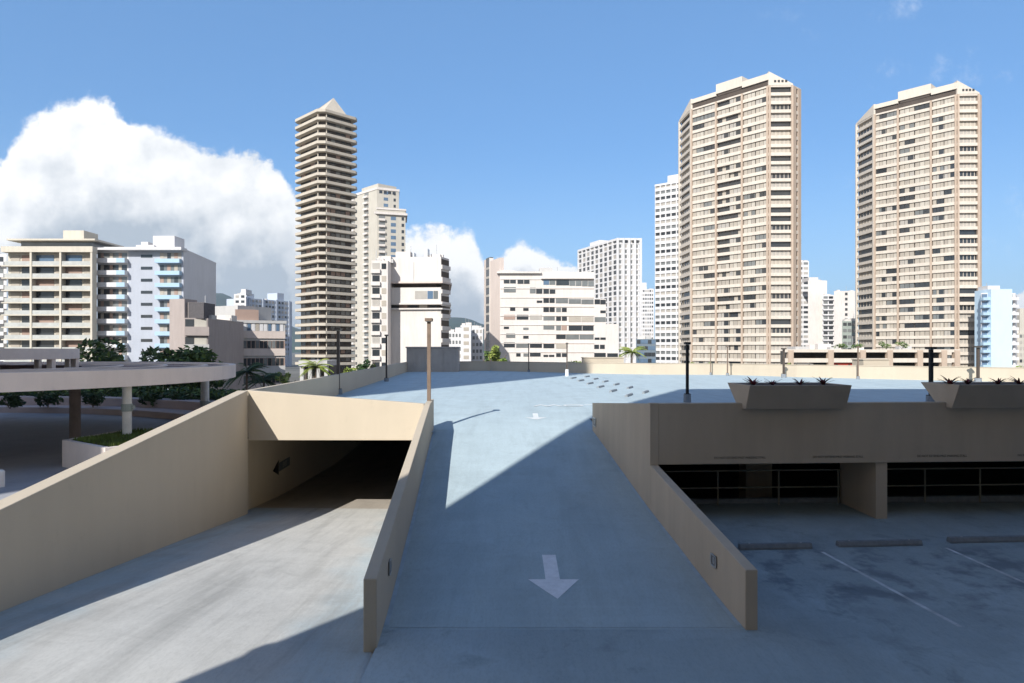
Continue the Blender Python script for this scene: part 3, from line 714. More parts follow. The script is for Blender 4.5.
def palm(px, Y, zb, zt, rad, label, m, seed, group='palms around the garage'):
    r = random.Random(seed); X = X_(px, Y); o = thing('palm_tree', (X, Y, zb), label, 'palm', group)
    MB().tube([(X + .03, Y, zb), (X - .08, Y, lerp(zb, zt, .5)), (X, Y, zt)], [.2, .14, .12], BARK).build('trunk', o)
    cr = MB()
    for k in range(22):
        a = r.uniform(0, 6.28); el = r.uniform(-.35, 1.2); L = rad * r.uniform(.8, 1.1); d = Vector((math.cos(a), math.sin(a), 0))
        sdv = Vector((-d.y, d.x, 0)); pts = []
        for i in range(9):
            t = i / 8; pts.append(Vector((X, Y, zt)) + d * (L * t * math.cos(el * (1 - .5 * t))) + Vector((0, 0, L * (math.sin(el) * t - .55 * t * t))))
        for i in range(1, 9):
            for s in (-1, 1):
                for j in range(2):
                    p = pts[i - 1].lerp(pts[i], (j + .5) / 2); ln = rad * .30 * (1 - abs(i / 8 - .45)); 
                    e = p + sdv * s * ln + d * ln * .5 + Vector((0, 0, -ln * .45)); q = d * rad * .035
                    cr.add([p - q, p + q, e], [(0, 1, 2)], m)
        cr.tube(pts, [.03] * 8 + [.01], m, 4)
    cr.build('crown', o)
    return o
def shrub(X, Y, z, w, hgt, label, mats, seed, n=300, size=.13, name='shrub', group=None):
    r = random.Random(seed); mb = MB(); o = None
    for k in range(4): mb.tube([(X, Y, z), (X + r.uniform(-.3, .3) * w, Y + r.uniform(-.2, .2) * w, z + hgt * .6)], [.03, .01], BARK, 5)
    blobs = [((X + r.uniform(-.35, .35) * w, Y + r.uniform(-.25, .25) * w, z + hgt * r.uniform(.35, .8)), (w * .25, w * .25, hgt * .28)) for _ in range(6)]
    leafcloud(mb, blobs, n, size, mats, r)
    return tag(mb.build(name, origin=(X, Y, z)), label, 'shrub', group)

# ------------------------------------------------------------------ left plaza: ring canopy, planter, kerbs
CC = (-32.3, 37.2); CR = 16.0
co = thing('ring_canopy', (CC[0], CC[1], -2.2), 'large round pinkish grey canopy with a brown roof over the plaza', 'canopy')
def ring(r0, r1, z0, z1, m, n=96, rt0=None):
    mb = MB(); vs = []; fs = []
    for k in range(n):
        a = 2 * math.pi * k / n; c, s = math.cos(a), math.sin(a)
        vs += [(CC[0] + r1 * c, CC[1] + r1 * s, z0), (CC[0] + r1 * c, CC[1] + r1 * s, z1), (CC[0] + r0 * c, CC[1] + r0 * s, z1), (CC[0] + r0 * c, CC[1] + r0 * s, z0)]
    for k in range(n):
        q = 4 * k; r_ = 4 * ((k + 1) % n)
        for i in range(4): fs.append((q + i, r_ + i, r_ + (i + 1) % 4, q + (i + 1) % 4))
    return mb.add(vs, fs, m)
o = ring(CR - .35, CR, 1.18, 1.95, CANOPYC).build('fascia', co)
ring(7.5, CR - .352, 1.5, 1.86, GRAVEL).build('roof_membrane', co)
for rr in (9.6, 12.0, 14.3): ring(rr - .10, rr + .10, 1.7, 1.93, CANOPYC).build('roof_curb', co)
for k in range(16):
    a = 2 * math.pi * k / 16 + .1; c, s = math.cos(a), math.sin(a); t = Vector((-s, c, 0)) * .12
    p0 = Vector((CC[0] + 7.5 * c, CC[1] + 7.6 * s, 0)); p1 = Vector((CC[0] + (CR - .4) * c, CC[1] + (CR - .4) * s, 0))
    MB().prism([tuple((p0 - t).xy), tuple((p1 - t).xy), tuple((p1 + t).xy), tuple((p0 + t).xy)], 1.6, 1.89, CANOPYC).build('radial_beam', co)
ring(7.0, 7.4, 2.35, 2.93, CANOPYC).build('drum', co)
ring(0.02, 7.0, 2.5, 2.8, GRAVEL).build('drum_roof', co)
for k in range(14):
    a = 2 * math.pi * k / 14; c, s = CC[0] + 7.2 * math.cos(a), CC[1] + 7.2 * math.sin(a)
    MB().box(c - .15, c + .15, s - .15, s + .15, 1.5, 2.348, CANOPYC).build('stub_post', co)
def canopy_column(px, Y, z0, label, m, rad, collar):
    X = X_(px, Y); o = thing('canopy_column', (X, Y, z0), label, 'column', 'columns under the ring canopy')
    MB().tube([(X, Y, z0 - .1), (X, Y, 1.52)], rad, m, 16).build('shaft', o)
    if collar:
        MB().tube([(X, Y, z0 + 1.05), (X, Y, z0 + 1.4)], rad * 1.22, mat('weathered_collar', (.33, .38, .36), .7), 16).build('collar', o)
        MB().box(X + rad, X + rad * 1.7, Y - .08, Y + .08, z0 + 1.15, z0 + 1.32, mat('weathered_collar', (.33, .38, .36))).build('bracket', o)
    else: MB().box(X - rad * 1.3, X + rad * 1.3, Y - rad * 1.3, Y + rad * 1.3, 1.25, 1.49, m).build('capital', o)
PIPE = mat('pale_pipe', (.74, .74, .70), .6, .1, 3, streak=.15)
canopy_column(127, 31.8, -1.05, 'pale round column with a collar rising from the grass planter', PIPE, .2, True)
canopy_column(75, 38, -2.2, 'shaded brown column without a collar left of the grass planter', mat('brown_concrete', (.24, .20, .18)), .28, False)
canopy_column(205, 49, -2.2, 'grey column with a collar at the right end of the ring canopy', PIPE, .28, True)
po = thing('grass_planter', (-17.2, 30.2, -2.2), 'pinkish raised concrete planter with a top of short grass', 'planter')
PP = [(-19.5, 29.6), (-16.2, 27.2), (-13.9, 30.4), (-15.6, 34.0), (-19.0, 33.2)]
mb = MB(); inn = offset(PP, -.22); n = len(PP)
vs = [(p[0], p[1], -2.3) for p in PP] + [(p[0], p[1], -1.05) for p in PP] + [(p[0], p[1], -1.05) for p in inn] + [(p[0], p[1], -2.3) for p in inn]
fs = []
for i in range(n):
    j = (i + 1) % n; fs += [(i, j, n + j, n + i), (n + i, n + j, 2 * n + j, 2 * n + i), (2 * n + i, 2 * n + j, 3 * n + j, 3 * n + i)]
mb.add(vs, fs, CANOPYC).build('wall', po)
MB().prism(offset(PP, -.21), -1.5, -1.07, SOIL).build('soil', po)
r = random.Random(3); mb = MB(); xs = [p[0] for p in PP]; ys = [p[1] for p in PP]
def inside(x, y, poly):
    return all((b[0] - a[0]) * (y - a[1]) - (b[1] - a[1]) * (x - a[0]) > 0 for a, b in zip(poly, poly[1:] + poly[:1]))
pin = offset(PP, -.3)
for _ in range(9000):
    x, y = r.uniform(min(xs), max(xs)), r.uniform(min(ys), max(ys))
    if not inside(x, y, pin): continue
    a = r.uniform(0, 3.14); w = .03; hh = r.uniform(.04, .12) + .10 * max(0, math.sin(x * 1.3) * math.cos(y * 1.7))
    mb.add([(x - w * math.cos(a), y - w * math.sin(a), -1.08), (x + w * math.cos(a), y + w * math.sin(a), -1.08), (x + r.uniform(-.06, .06), y + r.uniform(-.06, .06), -1.07 + hh)], [(0, 1, 2)], GRASS)
stuff(mb.build('grass'))
def arc_wall(name, rad_, z0, z1, th, label, m, a0=46, a1=160):
    o = thing(name, (CC[0], CC[1] + rad_, z0), label, 'wall'); vs = []; fs = []; n = 40
    c0 = (-42, 24)
    for k in range(n + 1):
        a = R(lerp(a0, a1, k / n)); c, s = math.cos(a), math.sin(a)
        vs += [(c0[0] + rad_ * c, c0[1] + rad_ * s, z0), (c0[0] + rad_ * c, c0[1] + rad_ * s, z1), (c0[0] + (rad_ + th) * c, c0[1] + (rad_ + th) * s, z1), (c0[0] + (rad_ + th) * c, c0[1] + (rad_ + th) * s, z0)]
    for k in range(n):
        q = 4 * k; r_ = q + 4
        for i in range(4): fs.append((q + i, q + (i + 1) % 4, r_ + (i + 1) % 4, r_ + i))
    fs += [(0, 3, 2, 1), (4 * n, 4 * n + 1, 4 * n + 2, 4 * n + 3)]
    MB().add(vs, fs, m).build('concrete_panel', o)
    return c0
PINKD = mat('pinkish_planter_concrete', (.52, .42, .39), .9, .08, 1)
c0 = arc_wall('planter_wall', 31.0, -2.4, -1.75, 2.2, 'lower curved planter wall at the back of the plaza', PINKD)
arc_wall('planter_wall', 33.22, -2.4, -1.1, 5, 'upper curved planter wall behind the lower one', PINKD)
hr_ = random.Random(5); mb = MB(); blobs = []
for k in range(46):
    a = R(lerp(46, 140, k / 45)); blobs.append(((c0[0] + 35.5 * math.cos(a), c0[1] + 35.5 * math.sin(a), -.75), (1.6, 1.0, .5)))
leafcloud(mb, blobs, 7000, .22, [LEAF_D, LEAF_M], hr_)
tag(mb.build('clipped_hedge', origin=(c0[0], c0[1] + 35, -1.1)), 'dark hedge along the top of the upper curved planter wall', 'hedge')
for k, (px, lab) in enumerate(((10, 'dark shrub at the left end of the lower curved planter'), (48, 'dark shrub in the lower planter left of the brown column'), (93, 'bushiest dark shrub in the lower planter between two columns'), (152, 'small dark shrub in the lower planter right of the pale column'), (182, 'dark shrub in the lower planter beside the tree trunk'))):
    Y = 54.6 if px > 30 else 53.5; shrub(X_(px, Y), Y, -1.75, 1.8, 1.2 + .4 * (k == 2), lab, [LEAF_D, LEAF_D], 40 + k, 320, .17, group='shrubs in the lower curved planter')
bol = thing('bollard', (X_(1, 25.2), 25.2, -2.2), 'short white bollard cut off by the left edge', 'bollard')
MB().tube([(X_(1, 25.2), 25.2, -2.2), (X_(1, 25.2), 25.2, -1.62)], .12, mat('white_paint', (.75, .75, .75), .7), 14).build('shaft', bol)
MB().tube([(X_(1, 25.2), 25.2, -1.62), (X_(1, 25.2), 25.2, -1.56)], [.12, .05], mat('white_paint', (.75, .75, .75), .7), 14).build('cap', bol)
tree(197, 60, -2.2, 3.0, 7, 'branching tree seen under the right end of the ring canopy', [LEAF_D, LEAF_M], 11, 1400)
tree(112, 84, -8, Z_(339, 84), 9, 'dark rounded tree above the canopy before the white building', [LEAF_D, LEAF_M], 12, 2600, .4)
tree(152, 88, -8, Z_(345, 88), 8, 'lower dark tree above the canopy left of the grey building', [LEAF_D, LEAF_M], 13, 2000, .4)
tree(186, 90, -8, Z_(350, 90), 7.5, 'small dark tree above the canopy in front of the grey building', [LEAF_D, LEAF_M], 14, 1600, .4)
palm(247, 75, -8, Z_(371, 75), 2.4, 'dark palm left of the low office building corner', LEAF_D, 21)
palm(264, 82, -8, Z_(380, 82), 2.4, 'low dark palm before the low office building', LEAF_D, 22)
palm(316, 110, -8, Z_(366, 110), 3.0, 'bright palm at the foot of the striped tower', LEAF_L, 23)
tree(345, 120, -8, Z_(362, 120), 5, 'bright leafy tree right of the lamp post at the left parapet', [LEAF_L, LEAF_M], 24, 900, .35)
tree(365, 130, -8, Z_(352, 130), 4.5, 'narrow dark conifer at the corner of the white building', [LEAF_D, LEAF_D], 25, 1000, .35)
tree(286, 105, -8, Z_(368, 105), 3.5, 'slender bright tree beside the low office building', [LEAF_L, LEAF_M], 26, 600, .3)
tree(496, 135, -8, Z_(341, 135), 5.5, 'sunlit yellow green tree at the stepped white building corner', [LEAF_L, LEAF_M], 27, 1300, .38)
tree(488, 140, -8, Z_(346, 140), 3.5, 'dark green tree left of the sunlit yellow green tree', [LEAF_D, LEAF_M], 28, 700, .38)
palm(632, 100, -8, Z_(352, 100), 2.1, 'sunlit palm beyond the far parapet before the white ribbed tower', LEAF_L, 29)
tree(700, 110, -8, Z_(358, 110), 4.5, 'low green tree over the far parapet below the left brown tower', [LEAF_M, LEAF_L], 30, 700, .3)
tree(779, 105, -8, Z_(361, 105), 4.2, 'bright green bush top over the far parapet right of the lamp post', [LEAF_L, LEAF_M], 31, 700, .3)
shrub(X_(570, 98), 98, -.4, 4.5, 1.9, 'low bright shrub over the far parapet before the stepped building', [LEAF_L, LEAF_M], 33, 500, .2)
tree(1019, 110, -8, Z_(362, 110), 5.5, 'green tree at the right edge beside the pale blue building', [LEAF_M, LEAF_L], 32, 900, .35)

#BUILDINGS
GL_D = glass('dark_window_glass', (0.035, 0.04, 0.045)); GL_B = glass('blue_window_glass', (0.10, 0.16, 0.24)); GL_G = glass('grey_window_glass', (0.16, 0.17, 0.17))
BL_L = mat('pale_blinds', (0.38, 0.345, 0.295), 0.8, 0.08, 0.5); BL_M = mat('grey_blinds', (0.36, 0.34, 0.31), 0.7, 0.1, 0.5)
DARKB = mat('dark_recess', (0.075, 0.06, 0.05), 0.7, 0.15, 0.3)
BEIGE = mat('beige_spandrel', (0.60, 0.545, 0.475), 0.85, 0.06, 0.15, streak=0.12); SALMON = mat('salmon_pilaster', (0.45, 0.36, 0.285), 0.85, 0.06, 0.2, streak=0.1)
WHITEB = mat('white_building_paint', (0.64, 0.60, 0.565), 0.85, 0.05, 0.12, streak=0.12); WHITEC = mat('cool_white_paint', (0.62, 0.615, 0.62), 0.85, 0.05, 0.12, streak=0.08)
PINKW = mat('pinkish_white_paint', (0.60, 0.52, 0.47), 0.85, 0.05, 0.12, streak=0.1)
CREAMB = mat('cream_slab_edge', (0.49, 0.445, 0.375), 0.85, 0.06, 0.2, streak=0.1)
YELLOWB = mat('yellow_beige_paint', (0.55, 0.51, 0.43), 0.85, 0.06, 0.2, streak=0.1)
PALEBLUE = mat('pale_blue_paint', (0.50, 0.66, 0.80), 0.85, 0.04, 0.1, streak=0.05); LBAL = mat('light_blue_balcony', (0.36, 0.50, 0.62), 0.85, 0.05, 0.3)
GREYP = mat('pinkish_grey_paint', (0.38, 0.33, 0.31), 0.85, 0.07, 0.2, streak=0.12); GREYL = mat('light_grey_paint', (0.47, 0.465, 0.455), 0.85, 0.06, 0.2, streak=0.12)
BROWNB = mat('brown_brick_band', (0.33, 0.24, 0.20), 0.9, 0.1, 0.4); FARW = mat('far_grey_blue_wall', (0.42, 0.47, 0.55), 0.85, 0.06, 0.1)
TANW = mat('tan_wall', (0.48, 0.455, 0.40), 0.85, 0.06, 0.2, streak=0.1)
BL_2 = mat('darker_blinds', (0.33, 0.30, 0.26), 0.75, 0.1, 0.5); BL_3 = mat('drawn_curtains', (0.43, 0.40, 0.35), 0.8, 0.1, 0.5)  # darker blind tone, mixed among the panes at random
GLASSR = mat('balcony_railing', (0.42, 0.43, 0.41), 0.5, 0.12, 1.0)

def vp(px): return Vector(((px - CX) / F, 1.0)).normalized()
def go(p, d, px):
    u = (px - CX) / F; t = (u * p[1] - p[0]) / (d[0] - u * d[1]); return (p[0] + t * d[0], p[1] + t * d[1])

class Bld:
    def __init__(s, name, poly, z0, z1, label, cat='building', group=None):
        s.poly = [tuple(p) for p in poly]; s.z0, s.z1 = z0, z1
        cx = sum(p[0] for p in poly) / len(poly); cy = sum(p[1] for p in poly) / len(poly)
        s.root = thing(name, (cx, cy, z0), label, cat, group); s.wins = []
    def fr(s, i):
        a = Vector(s.poly[i]); b = Vector(s.poly[(i + 1) % len(s.poly)]); d = (b - a); L = d.length; d /= L
        return a, d, Vector((d.y, -d.x)), L
    def S(s, i, px):
        a, d, n, L = s.fr(i); q = go(a, d, px); return (Vector(q) - a).dot(d)
    def Yat(s, i, t): a, d, n, L = s.fr(i); return a.y + d.y * t
    def body(s, m, inset=0.0, z1=None, name='wall', z0=None):
        return MB().prism(offset(s.poly, -inset), s.z0 if z0 is None else z0, s.z1 if z1 is None else z1, m).build(name, s.root)
    def slab(s, z0, z1, d, m, name='floor_band'):
        return MB().prism(offset(s.poly, d), z0, z1, m).build(name, s.root)
    def pts(s, i, a0, a1, z0, z1, d0, d1):
        a, d, n, L = s.fr(i); P = lambda t, dd, z: (*(a + d * t + n * dd), z)
        return [P(a0, d1, z0), P(a1, d1, z0), P(a1, d0, z0), P(a0, d0, z0), P(a0, d1, z1), P(a1, d1, z1), P(a1, d0, z1), P(a0, d0, z1)]
    def panel(s, i, a0, a1, z0, z1, d0, d1, m, name, parent=None):
        return MB().hexa(s.pts(i, a0, a1, z0, z1, d0, d1), m).build(name, parent or s.root)
    def win(s, i, a0, a1, z0, z1, m, d=0.0, frame=None):
        s.wins.append((i, a0, a1, z0, z1, m, d))
    def grid(s, i, a0, a1, n, zs, hgt, mats, w=0.7, d=0.0, skip=0.0):
        for z in zs:
            for k in range(n):
                if skip and rng.random() < skip: continue
                c = lerp(a0, a1, (k + .5) / n); ww = (a1 - a0) / n * w / 2
                s.win(i, c - ww, c + ww, z, z + hgt, rng.choice(mats), d)
    def clutter(s, n, seed, z=None):
        r = random.Random(seed); c = Vector((sum(p[0] for p in s.poly), sum(p[1] for p in s.poly))) / len(s.poly); z = s.z1 if z is None else z
        for k in range(n):
            p = Vector(r.choice(s.poly)); q = p.lerp(c, r.uniform(.3, .9)); w, d_, h_ = r.uniform(.5, 1.6), r.uniform(.5, 1.2), r.uniform(.5, 1.5)
            if k % 3 == 2: MB().tube([(q.x, q.y, z - .1), (q.x, q.y, z + r.uniform(1.5, 4))], .07, METAL, 6).build('antenna', s.root)
            else: MB().box(q.x - w, q.x + w, q.y - d_, q.y + d_, z - .1, z + h_, GREYL if k % 2 else WHITEB).build('roof_unit', s.root)
    def finish(s, limit=100):
        if s.z1 < 60: s.clutter(7, int(abs(s.poly[0][0]) * 10) % 97)
        ws = sorted(s.wins, key=lambda w: (w[3] < -1, w[3])); mb = None
        for k, (i, a0, a1, z0, z1, m, d) in enumerate(ws):
            p = s.pts(i, a0, a1, z0, z1, d - .05, d + .04)
            if k < limit: MB().hexa(p, m).build('window', s.root)
            else:
                mb = mb or MB(); mb.hexa(p, m)
        if mb: stuff(mb.build('window', s.root))
        return s

# ---- the two brown towers
def brown_tower(pL, pFL, pb1, pb2, pC, pR1, pR2, Y, ytop, label, seed, dark_mid):
    r = random.Random(seed); C = (X_(pC, Y), Y); fd = vp(-95); FL = go(C, fd, pFL); Lp = go(FL, vp(468), pL)
    R1 = go(C, (1, -.04), pR1); R2 = go(R1, (1, -fd[0] / fd[1] if False else .85), pR2)
    n = Vector(fd); R3 = (R2[0] + n.x * 30, R2[1] + n.y * 30)
    zt = Z_(ytop, Y); fh = 2.83; nf = int((zt + 8 - 5.2) / fh); ztop = zt - 4.6
    b = Bld('apartment_tower', [Lp, FL, C, R1, R2, R3], -8, ztop, label, 'tower', 'twin brown apartment towers')
    b.body(DARKB, 0.9)
    z0 = ztop - nf * fh
    s1, s2, L1 = b.S(1, pb1), b.S(1, pb2), b.fr(1)[3]
    for k in range(nf + 1):
        z = ztop - k * fh
        b.slab(z - .25, z + .80 if k else z + .30, 0.0, BEIGE, 'floor_band')
        if k == 0: continue
        for bay, (a0, a1) in enumerate(((0.5, s1 - .4), (s1 + .4, s2 - .4), (s2 + .4, L1 - .5))):
            for half in range(2):
                q0 = lerp(a0, a1, half / 2 + .01); q1 = lerp(a0, a1, half / 2 + .49); t = r.random()
                if bay == 1 and dark_mid: m = GL_D if t < .55 else (BL_M if t < .8 else BL_L)
                else: m = BL_L if t < .62 else (BL_M if t < .80 else (GL_G if t < .9 else GL_D))
                for pn in range(3):
                    mm = m if r.random() < .8 else (BL_2 if m is BL_L else BL_L)
                    if m is BL_L and mm is m and r.random() < .4: mm = BL_3
                    b.win(1, lerp(q0, q1, pn / 3 + .012), lerp(q0, q1, pn / 3 + .32), z + .80, z + fh - .25, mm, -.42 if not (bay == 1 and dark_mid and m is GL_D) else -.85)
                if m in (GL_G, BL_M) and r.random() < .6:
                    b.win(1, lerp(q0, q1, .55), lerp(q0, q1, .95), z + .9, z + fh - .35, GL_D, -.38)
        for f in (0, 2):
            Lf = b.fr(f)[3]; t = r.random()
            b.win(f, .6, Lf - .6, z + .8, z + fh - .25, GL_D if t < .5 else (BL_M if t < .85 else BL_L), -.8)
            if t > .3:
                for q in range(1, 6): b.win(f, Lf * q / 6 - .08, Lf * q / 6 + .08, z + .8, z + fh - .25, BEIGE, -.72)
        Lf = b.fr(3)[3]
        if Lf > 1.5: b.win(3, Lf * .3, Lf * .7, z + .8, z + fh - .25, DARKB, -.3)
    for f, a in ((1, 0.3), (1, s1), (1, s2), (1, L1 - .35), (2, b.fr(2)[3] - .3), (0, .3), (2, .35), (0, b.fr(0)[3] - .35)):
        b.panel(f, a - .30, a + .30, -8, ztop + .2, -.6, .28, SALMON if f != 0 else BEIGE, 'pilaster')
    Lf = b.fr(3)[3]
    if Lf > 1.2:
        b.panel(3, 0.1, Lf * .38, -8, ztop + .1, -.5, .12, SALMON, 'pilaster'); b.panel(3, Lf * .62, Lf - .1, -8, ztop + .1, -.5, .12, SALMON, 'pilaster')
    # crown: parapet over the front, sloping gables over the chamfers, plant room above the middle bay
    b.panel(1, 0, L1, ztop + .302, ztop + 2.0, -9, -.45, DARKB, 'attic_recess')
    b.panel(1, -.1, s1, zt - 2.4, zt - .9, -9, .06, BEIGE, 'parapet'); b.panel(1, s2, L1 + .1, zt - 2.4, zt - .3, -9, .062, BEIGE, 'parapet')
    b.panel(1, s1 + .01, s2 - .01, zt - 1.7, zt + 1.6, -9, .03, BEIGE, 'plant_room')
    b.panel(1, s1 + .5, s2 - .5, zt - 2.6, zt - 1.71, -9, -.3, DARKB, 'plant_louvre')
    for f, hi0 in ((2, True), (0, False)):
        Lf = b.fr(f)[3]; p = b.pts(f, 0.02, Lf - .02, ztop + .302, zt, -4, .10)
        za, zb = (zt + .3, zt - 3.9) if hi0 else (zt - 3.9, zt - .6)
        p = [list(q) for q in p]
        for q, zz in ((4, za), (7, za), (5, zb), (6, zb)): p[q][2] = zz
        g = MB().hexa(p, BEIGE).build('gable', b.root)
        if hi0:
            for q in range(4): b.panel(f, Lf * (.22 + q * .15), Lf * (.22 + q * .15) + .75, ztop + 1.2, ztop + 2.0, .05, .13, GL_D, 'gable_vent', g)
    return b.finish()
brown_tower(679, 691, 716, 742, 768.5, 793, 801, 225, 72.3, 'brown and beige tower left of the low open garage, dark balconies in its middle bay', 1, True)
brown_tower(856, 874, 898, 931, 957, 979.5, 981.5, 231, 81.4, 'brown and beige tower beside the pale blue building, pale blinds across its middle bay', 2, False)

# ---- dark tower with cream balcony bands and a pyramid roof
Y = 245; Cc = (X_(320, Y), Y); A = go(Cc, vp(-177), 293.0); B_ = go(Cc, vp(1176), 359.5)
dl = (Vector(A) - Vector(Cc)).normalized(); dr = (Vector(B_) - Vector(Cc)).normalized()
c1 = tuple(Vector(Cc) + dl * 2.2); c2 = tuple(Vector(Cc) + dr * 2.2)
Ab = tuple(Vector(A) + dr * (Vector(B_) - Vector(Cc)).length); 
a1 = tuple(Vector(A) + dr * 1.6); a0 = tuple(Vector(A) - dl * 1.6); b1 = tuple(Vector(B_) + dl * 1.6); b0 = tuple(Vector(B_) - dr * 1.6)
poly = [a1, a0, c1, c2, b0, b1, Ab]; zt = Z_(107, Y)
b = Bld('apartment_tower', poly, -8, zt, 'slim dark tower with cream balcony bands and a pyramid roof', 'tower')
b.body(DARKB, 2.0, zt - .5)
nf = 33; fh = (zt + 4.5) / nf; rn = random.Random(4)
for k in range(nf):
    z = zt - fh * k - 1.05; b.slab(z, z + 1.0, 0.0, CREAMB, 'balcony_band')
    for f, q in ((1, 4), (3, 5)):
        Lf = b.fr(f)[3]; b.grid(f, 1.2, Lf - 1.2, q, [z - 1.45], 1.4, [GL_D, GL_D, GL_D, GL_G, DARKB, BROWNB], .8, -1.98)
for q in (c1, c2): MB().box(q[0] - .15, q[0] + .15, q[1] + 1.2, q[1] + 1.5, -8, zt - 1, CREAMB).build('column', b.root)
inn = offset(poly, -4.0); ctr = Vector((sum(p[0] for p in inn) / len(inn), sum(p[1] for p in inn) / len(inn)))
za = Z_(96, 257)
MB().prism(inn, zt - .4, zt + .7, DARKB).build('attic', b.root)
n = len(inn); ip = offset(poly, -3.4); ctr = Vector((X_(333, 258), ctr.y + 2))
MB().add([(*p, zt + .7) for p in ip] + [(ctr.x, ctr.y, za)], [(i, (i + 1) % n, n) for i in range(n)] + [tuple(range(n))[::-1]], CREAMB).build('pyramid_roof', b.root)
b.finish()
MB2 = MB()
# low entrance block at its foot
lo = thing('entrance_block', (X_(316, 190), 190, -8), 'low grey block with columns at the foot of the striped tower', 'building')
MB().box(X_(303, 190), X_(331, 190), 186, 200, -1.5, 0.0, GREYL).build('roof', lo)
for px in (305, 313, 321, 329): MB().box(X_(px, 190) - .5, X_(px, 190) + .5, 187, 188, -8, -1.5, GREYL).build('column', lo)
MB().box(X_(304, 190), X_(330, 190), 190, 199, -8, -1.5, DARKB).build('wall', lo)

# ---- tall tan tower behind it
Y = 330; P0 = (X_(350, Y + 18), Y + 18); P1 = (X_(377, Y), Y); P2 = go(P1, vp(1900), 399); 
b = Bld('apartment_tower', [P0, P1, P2, (X_(398.5, P2[1] + 20), P2[1] + 20), (P0[0] + 4, P0[1] + 18)], -8, Z_(189, Y), 'tall tan tower with white balconies behind the striped tower', 'tower')
b.body(TANW); b.slab(b.z1 - .2, b.z1 + .9, .25, WHITEB, 'cornice')
b.panel(0, b.fr(0)[3] * .35, b.fr(0)[3] * .95, b.z1, b.z1 + 3.2, -12, -1.5, TANW, 'plant_room')
zs = [b.z1 - 3.0 * k for k in range(1, 31)]; L0 = b.fr(0)[3]; L1 = b.fr(1)[3]
for z in zs:
    for a0, a1 in ((.05, .20), (.55, .70)):
        b.panel(0, L0 * a0, L0 * a1, z, z + 1.0, -.1, 1.1, WHITEB, 'balcony'); b.win(0, L0 * a0, L0 * a1, z + 1.0, z + 2.6, GL_G, .02)
    b.win(1, L1 * .30, L1 * .5, z + .8, z + 2.3, GL_B, .02); b.win(1, L1 * .75, L1 * .85, z + .8, z + 2.2, GL_D, .02)
for q in range(4): b.win(1, L1 * (.1 + .2 * q), L1 * (.24 + .2 * q), b.z1 - 1.9, b.z1 - .5, GL_D, .03)
b.finish()
Y = 318; P1 = (X_(377, Y), Y); P2 = go(P1, vp(2600), 405.5)
b = Bld('apartment_wing', [P1, P2, (X_(405, P2[1] + 16), P2[1] + 16), (P1[0] + 1, P1[1] + 12)], -8, Z_(208.5, Y), 'lower tan wing with a white cornice joined to the tall tan tower', 'building')
b.body(TANW); b.slab(b.z1 - 2.6, b.z1 - 1.6, .9, WHITEB, 'cornice'); b.slab(b.z1 - .3, b.z1 + .5, .3, WHITEB, 'coping')
L1 = b.fr(0)[3]
for k in range(1, 29):
    z = b.z1 - 2.6 - 3.0 * k
    b.win(0, L1 * .48, L1 * .66, z + .6, z + 2.3, GL_B, .02); b.win(0, L1 * .86, L1 * .95, z + .7, z + 2.2, GL_D, .02)
    b.panel(0, L1 * .06, L1 * .28, z, z + 1.0, -.1, 1.0, WHITEB, 'balcony'); b.win(0, L1 * .06, L1 * .28, z + 1.0, z + 2.6, GL_G, .02)
b.finish()

# ---- white building left of the far enclosure
Y = 165; P1 = (X_(386, Y), Y); P2 = (X_(441, Y - 1), Y - 1); P3 = (X_(449, Y + 3), Y + 3)
b = Bld('apartment_building', [P1, P2, P3, (X_(448, Y + 22), Y + 22), (P1[0], Y + 24)], -8, Z_(257, Y), 'bright white building with two long dark slots and side balconies')
b.body(WHITEB, z1=Z_(309, Y)); L = b.fr(0)[3]
z = lambda py: Z_(py, Y - .5)
MB().prism(offset(b.poly, -1.6), z(309) , z(283), DARKB).build('recess', b.root)
b.slab(z(304.2), z(287.5), 0, WHITEB, 'wall'); b.slab(z(283.2), z(257), 0, WHITEB, 'wall')
b.slab(z(283.4), z(281.6), .7, PINKW, 'ledge'); b.slab(z(304.6), z(303), .5, WHITEB, 'ledge'); b.slab(z(309.6), z(308.2), .6, WHITEB, 'ledge')
b.panel(0, L * .5, L * .51, z(283), z(262), 0, .1, GREYL, 'downpipe')
b.panel(0, b.S(0, 415), b.S(0, 427), z(299), z(291), -.1, .06, BL_M, 'shutter')
b.win(0, b.S(0, 427.5), b.S(0, 433), z(299), z(291), GL_B, .03); b.win(0, b.S(0, 433.5), b.S(0, 438), z(299), z(291), GL_G, .03)
for q in range(5): b.win(0, b.S(0, 388 + q * 10), b.S(0, 396 + q * 10), z(309), z(304.5), (GL_D, BROWNB, GL_D, TANW, GL_D)[q], -1.5)
L1 = b.fr(1)[3]
for k in range(9):
    zz = z(257) - 2.95 * k
    b.win(1, .2, L1 - .1, zz - 2.4, zz - .5, DARKB, .03); b.panel(1, .1, L1 + .3, zz - 2.9, zz - 1.9, -.1, .3, WHITEB, 'balcony')
for a0, a1, y0, y1 in ((.13, .4, 257, 250), (.66, .72, 257, 247), (.8, .95, 257, 253), (.45, .47, 257, 251)):
    b.panel(0, L * a0, L * a1, z(257) - .1, z(y1), -5, -2.5, WHITEB if a1 - a0 > .1 else METAL, 'roof_equipment')
b.finish()
Y = 160; P1 = (X_(371.5, Y), Y); P2 = (X_(387.8, Y), Y)
b = Bld('apartment_wing', [P1, P2, (P2[0] , Y + 4.5), (P1[0], Y + 14)], -8, Z_(261, Y + 1), 'lower balcony wing at the left side of the bright white building')
b.body(WHITEB); L = b.fr(0)[3]
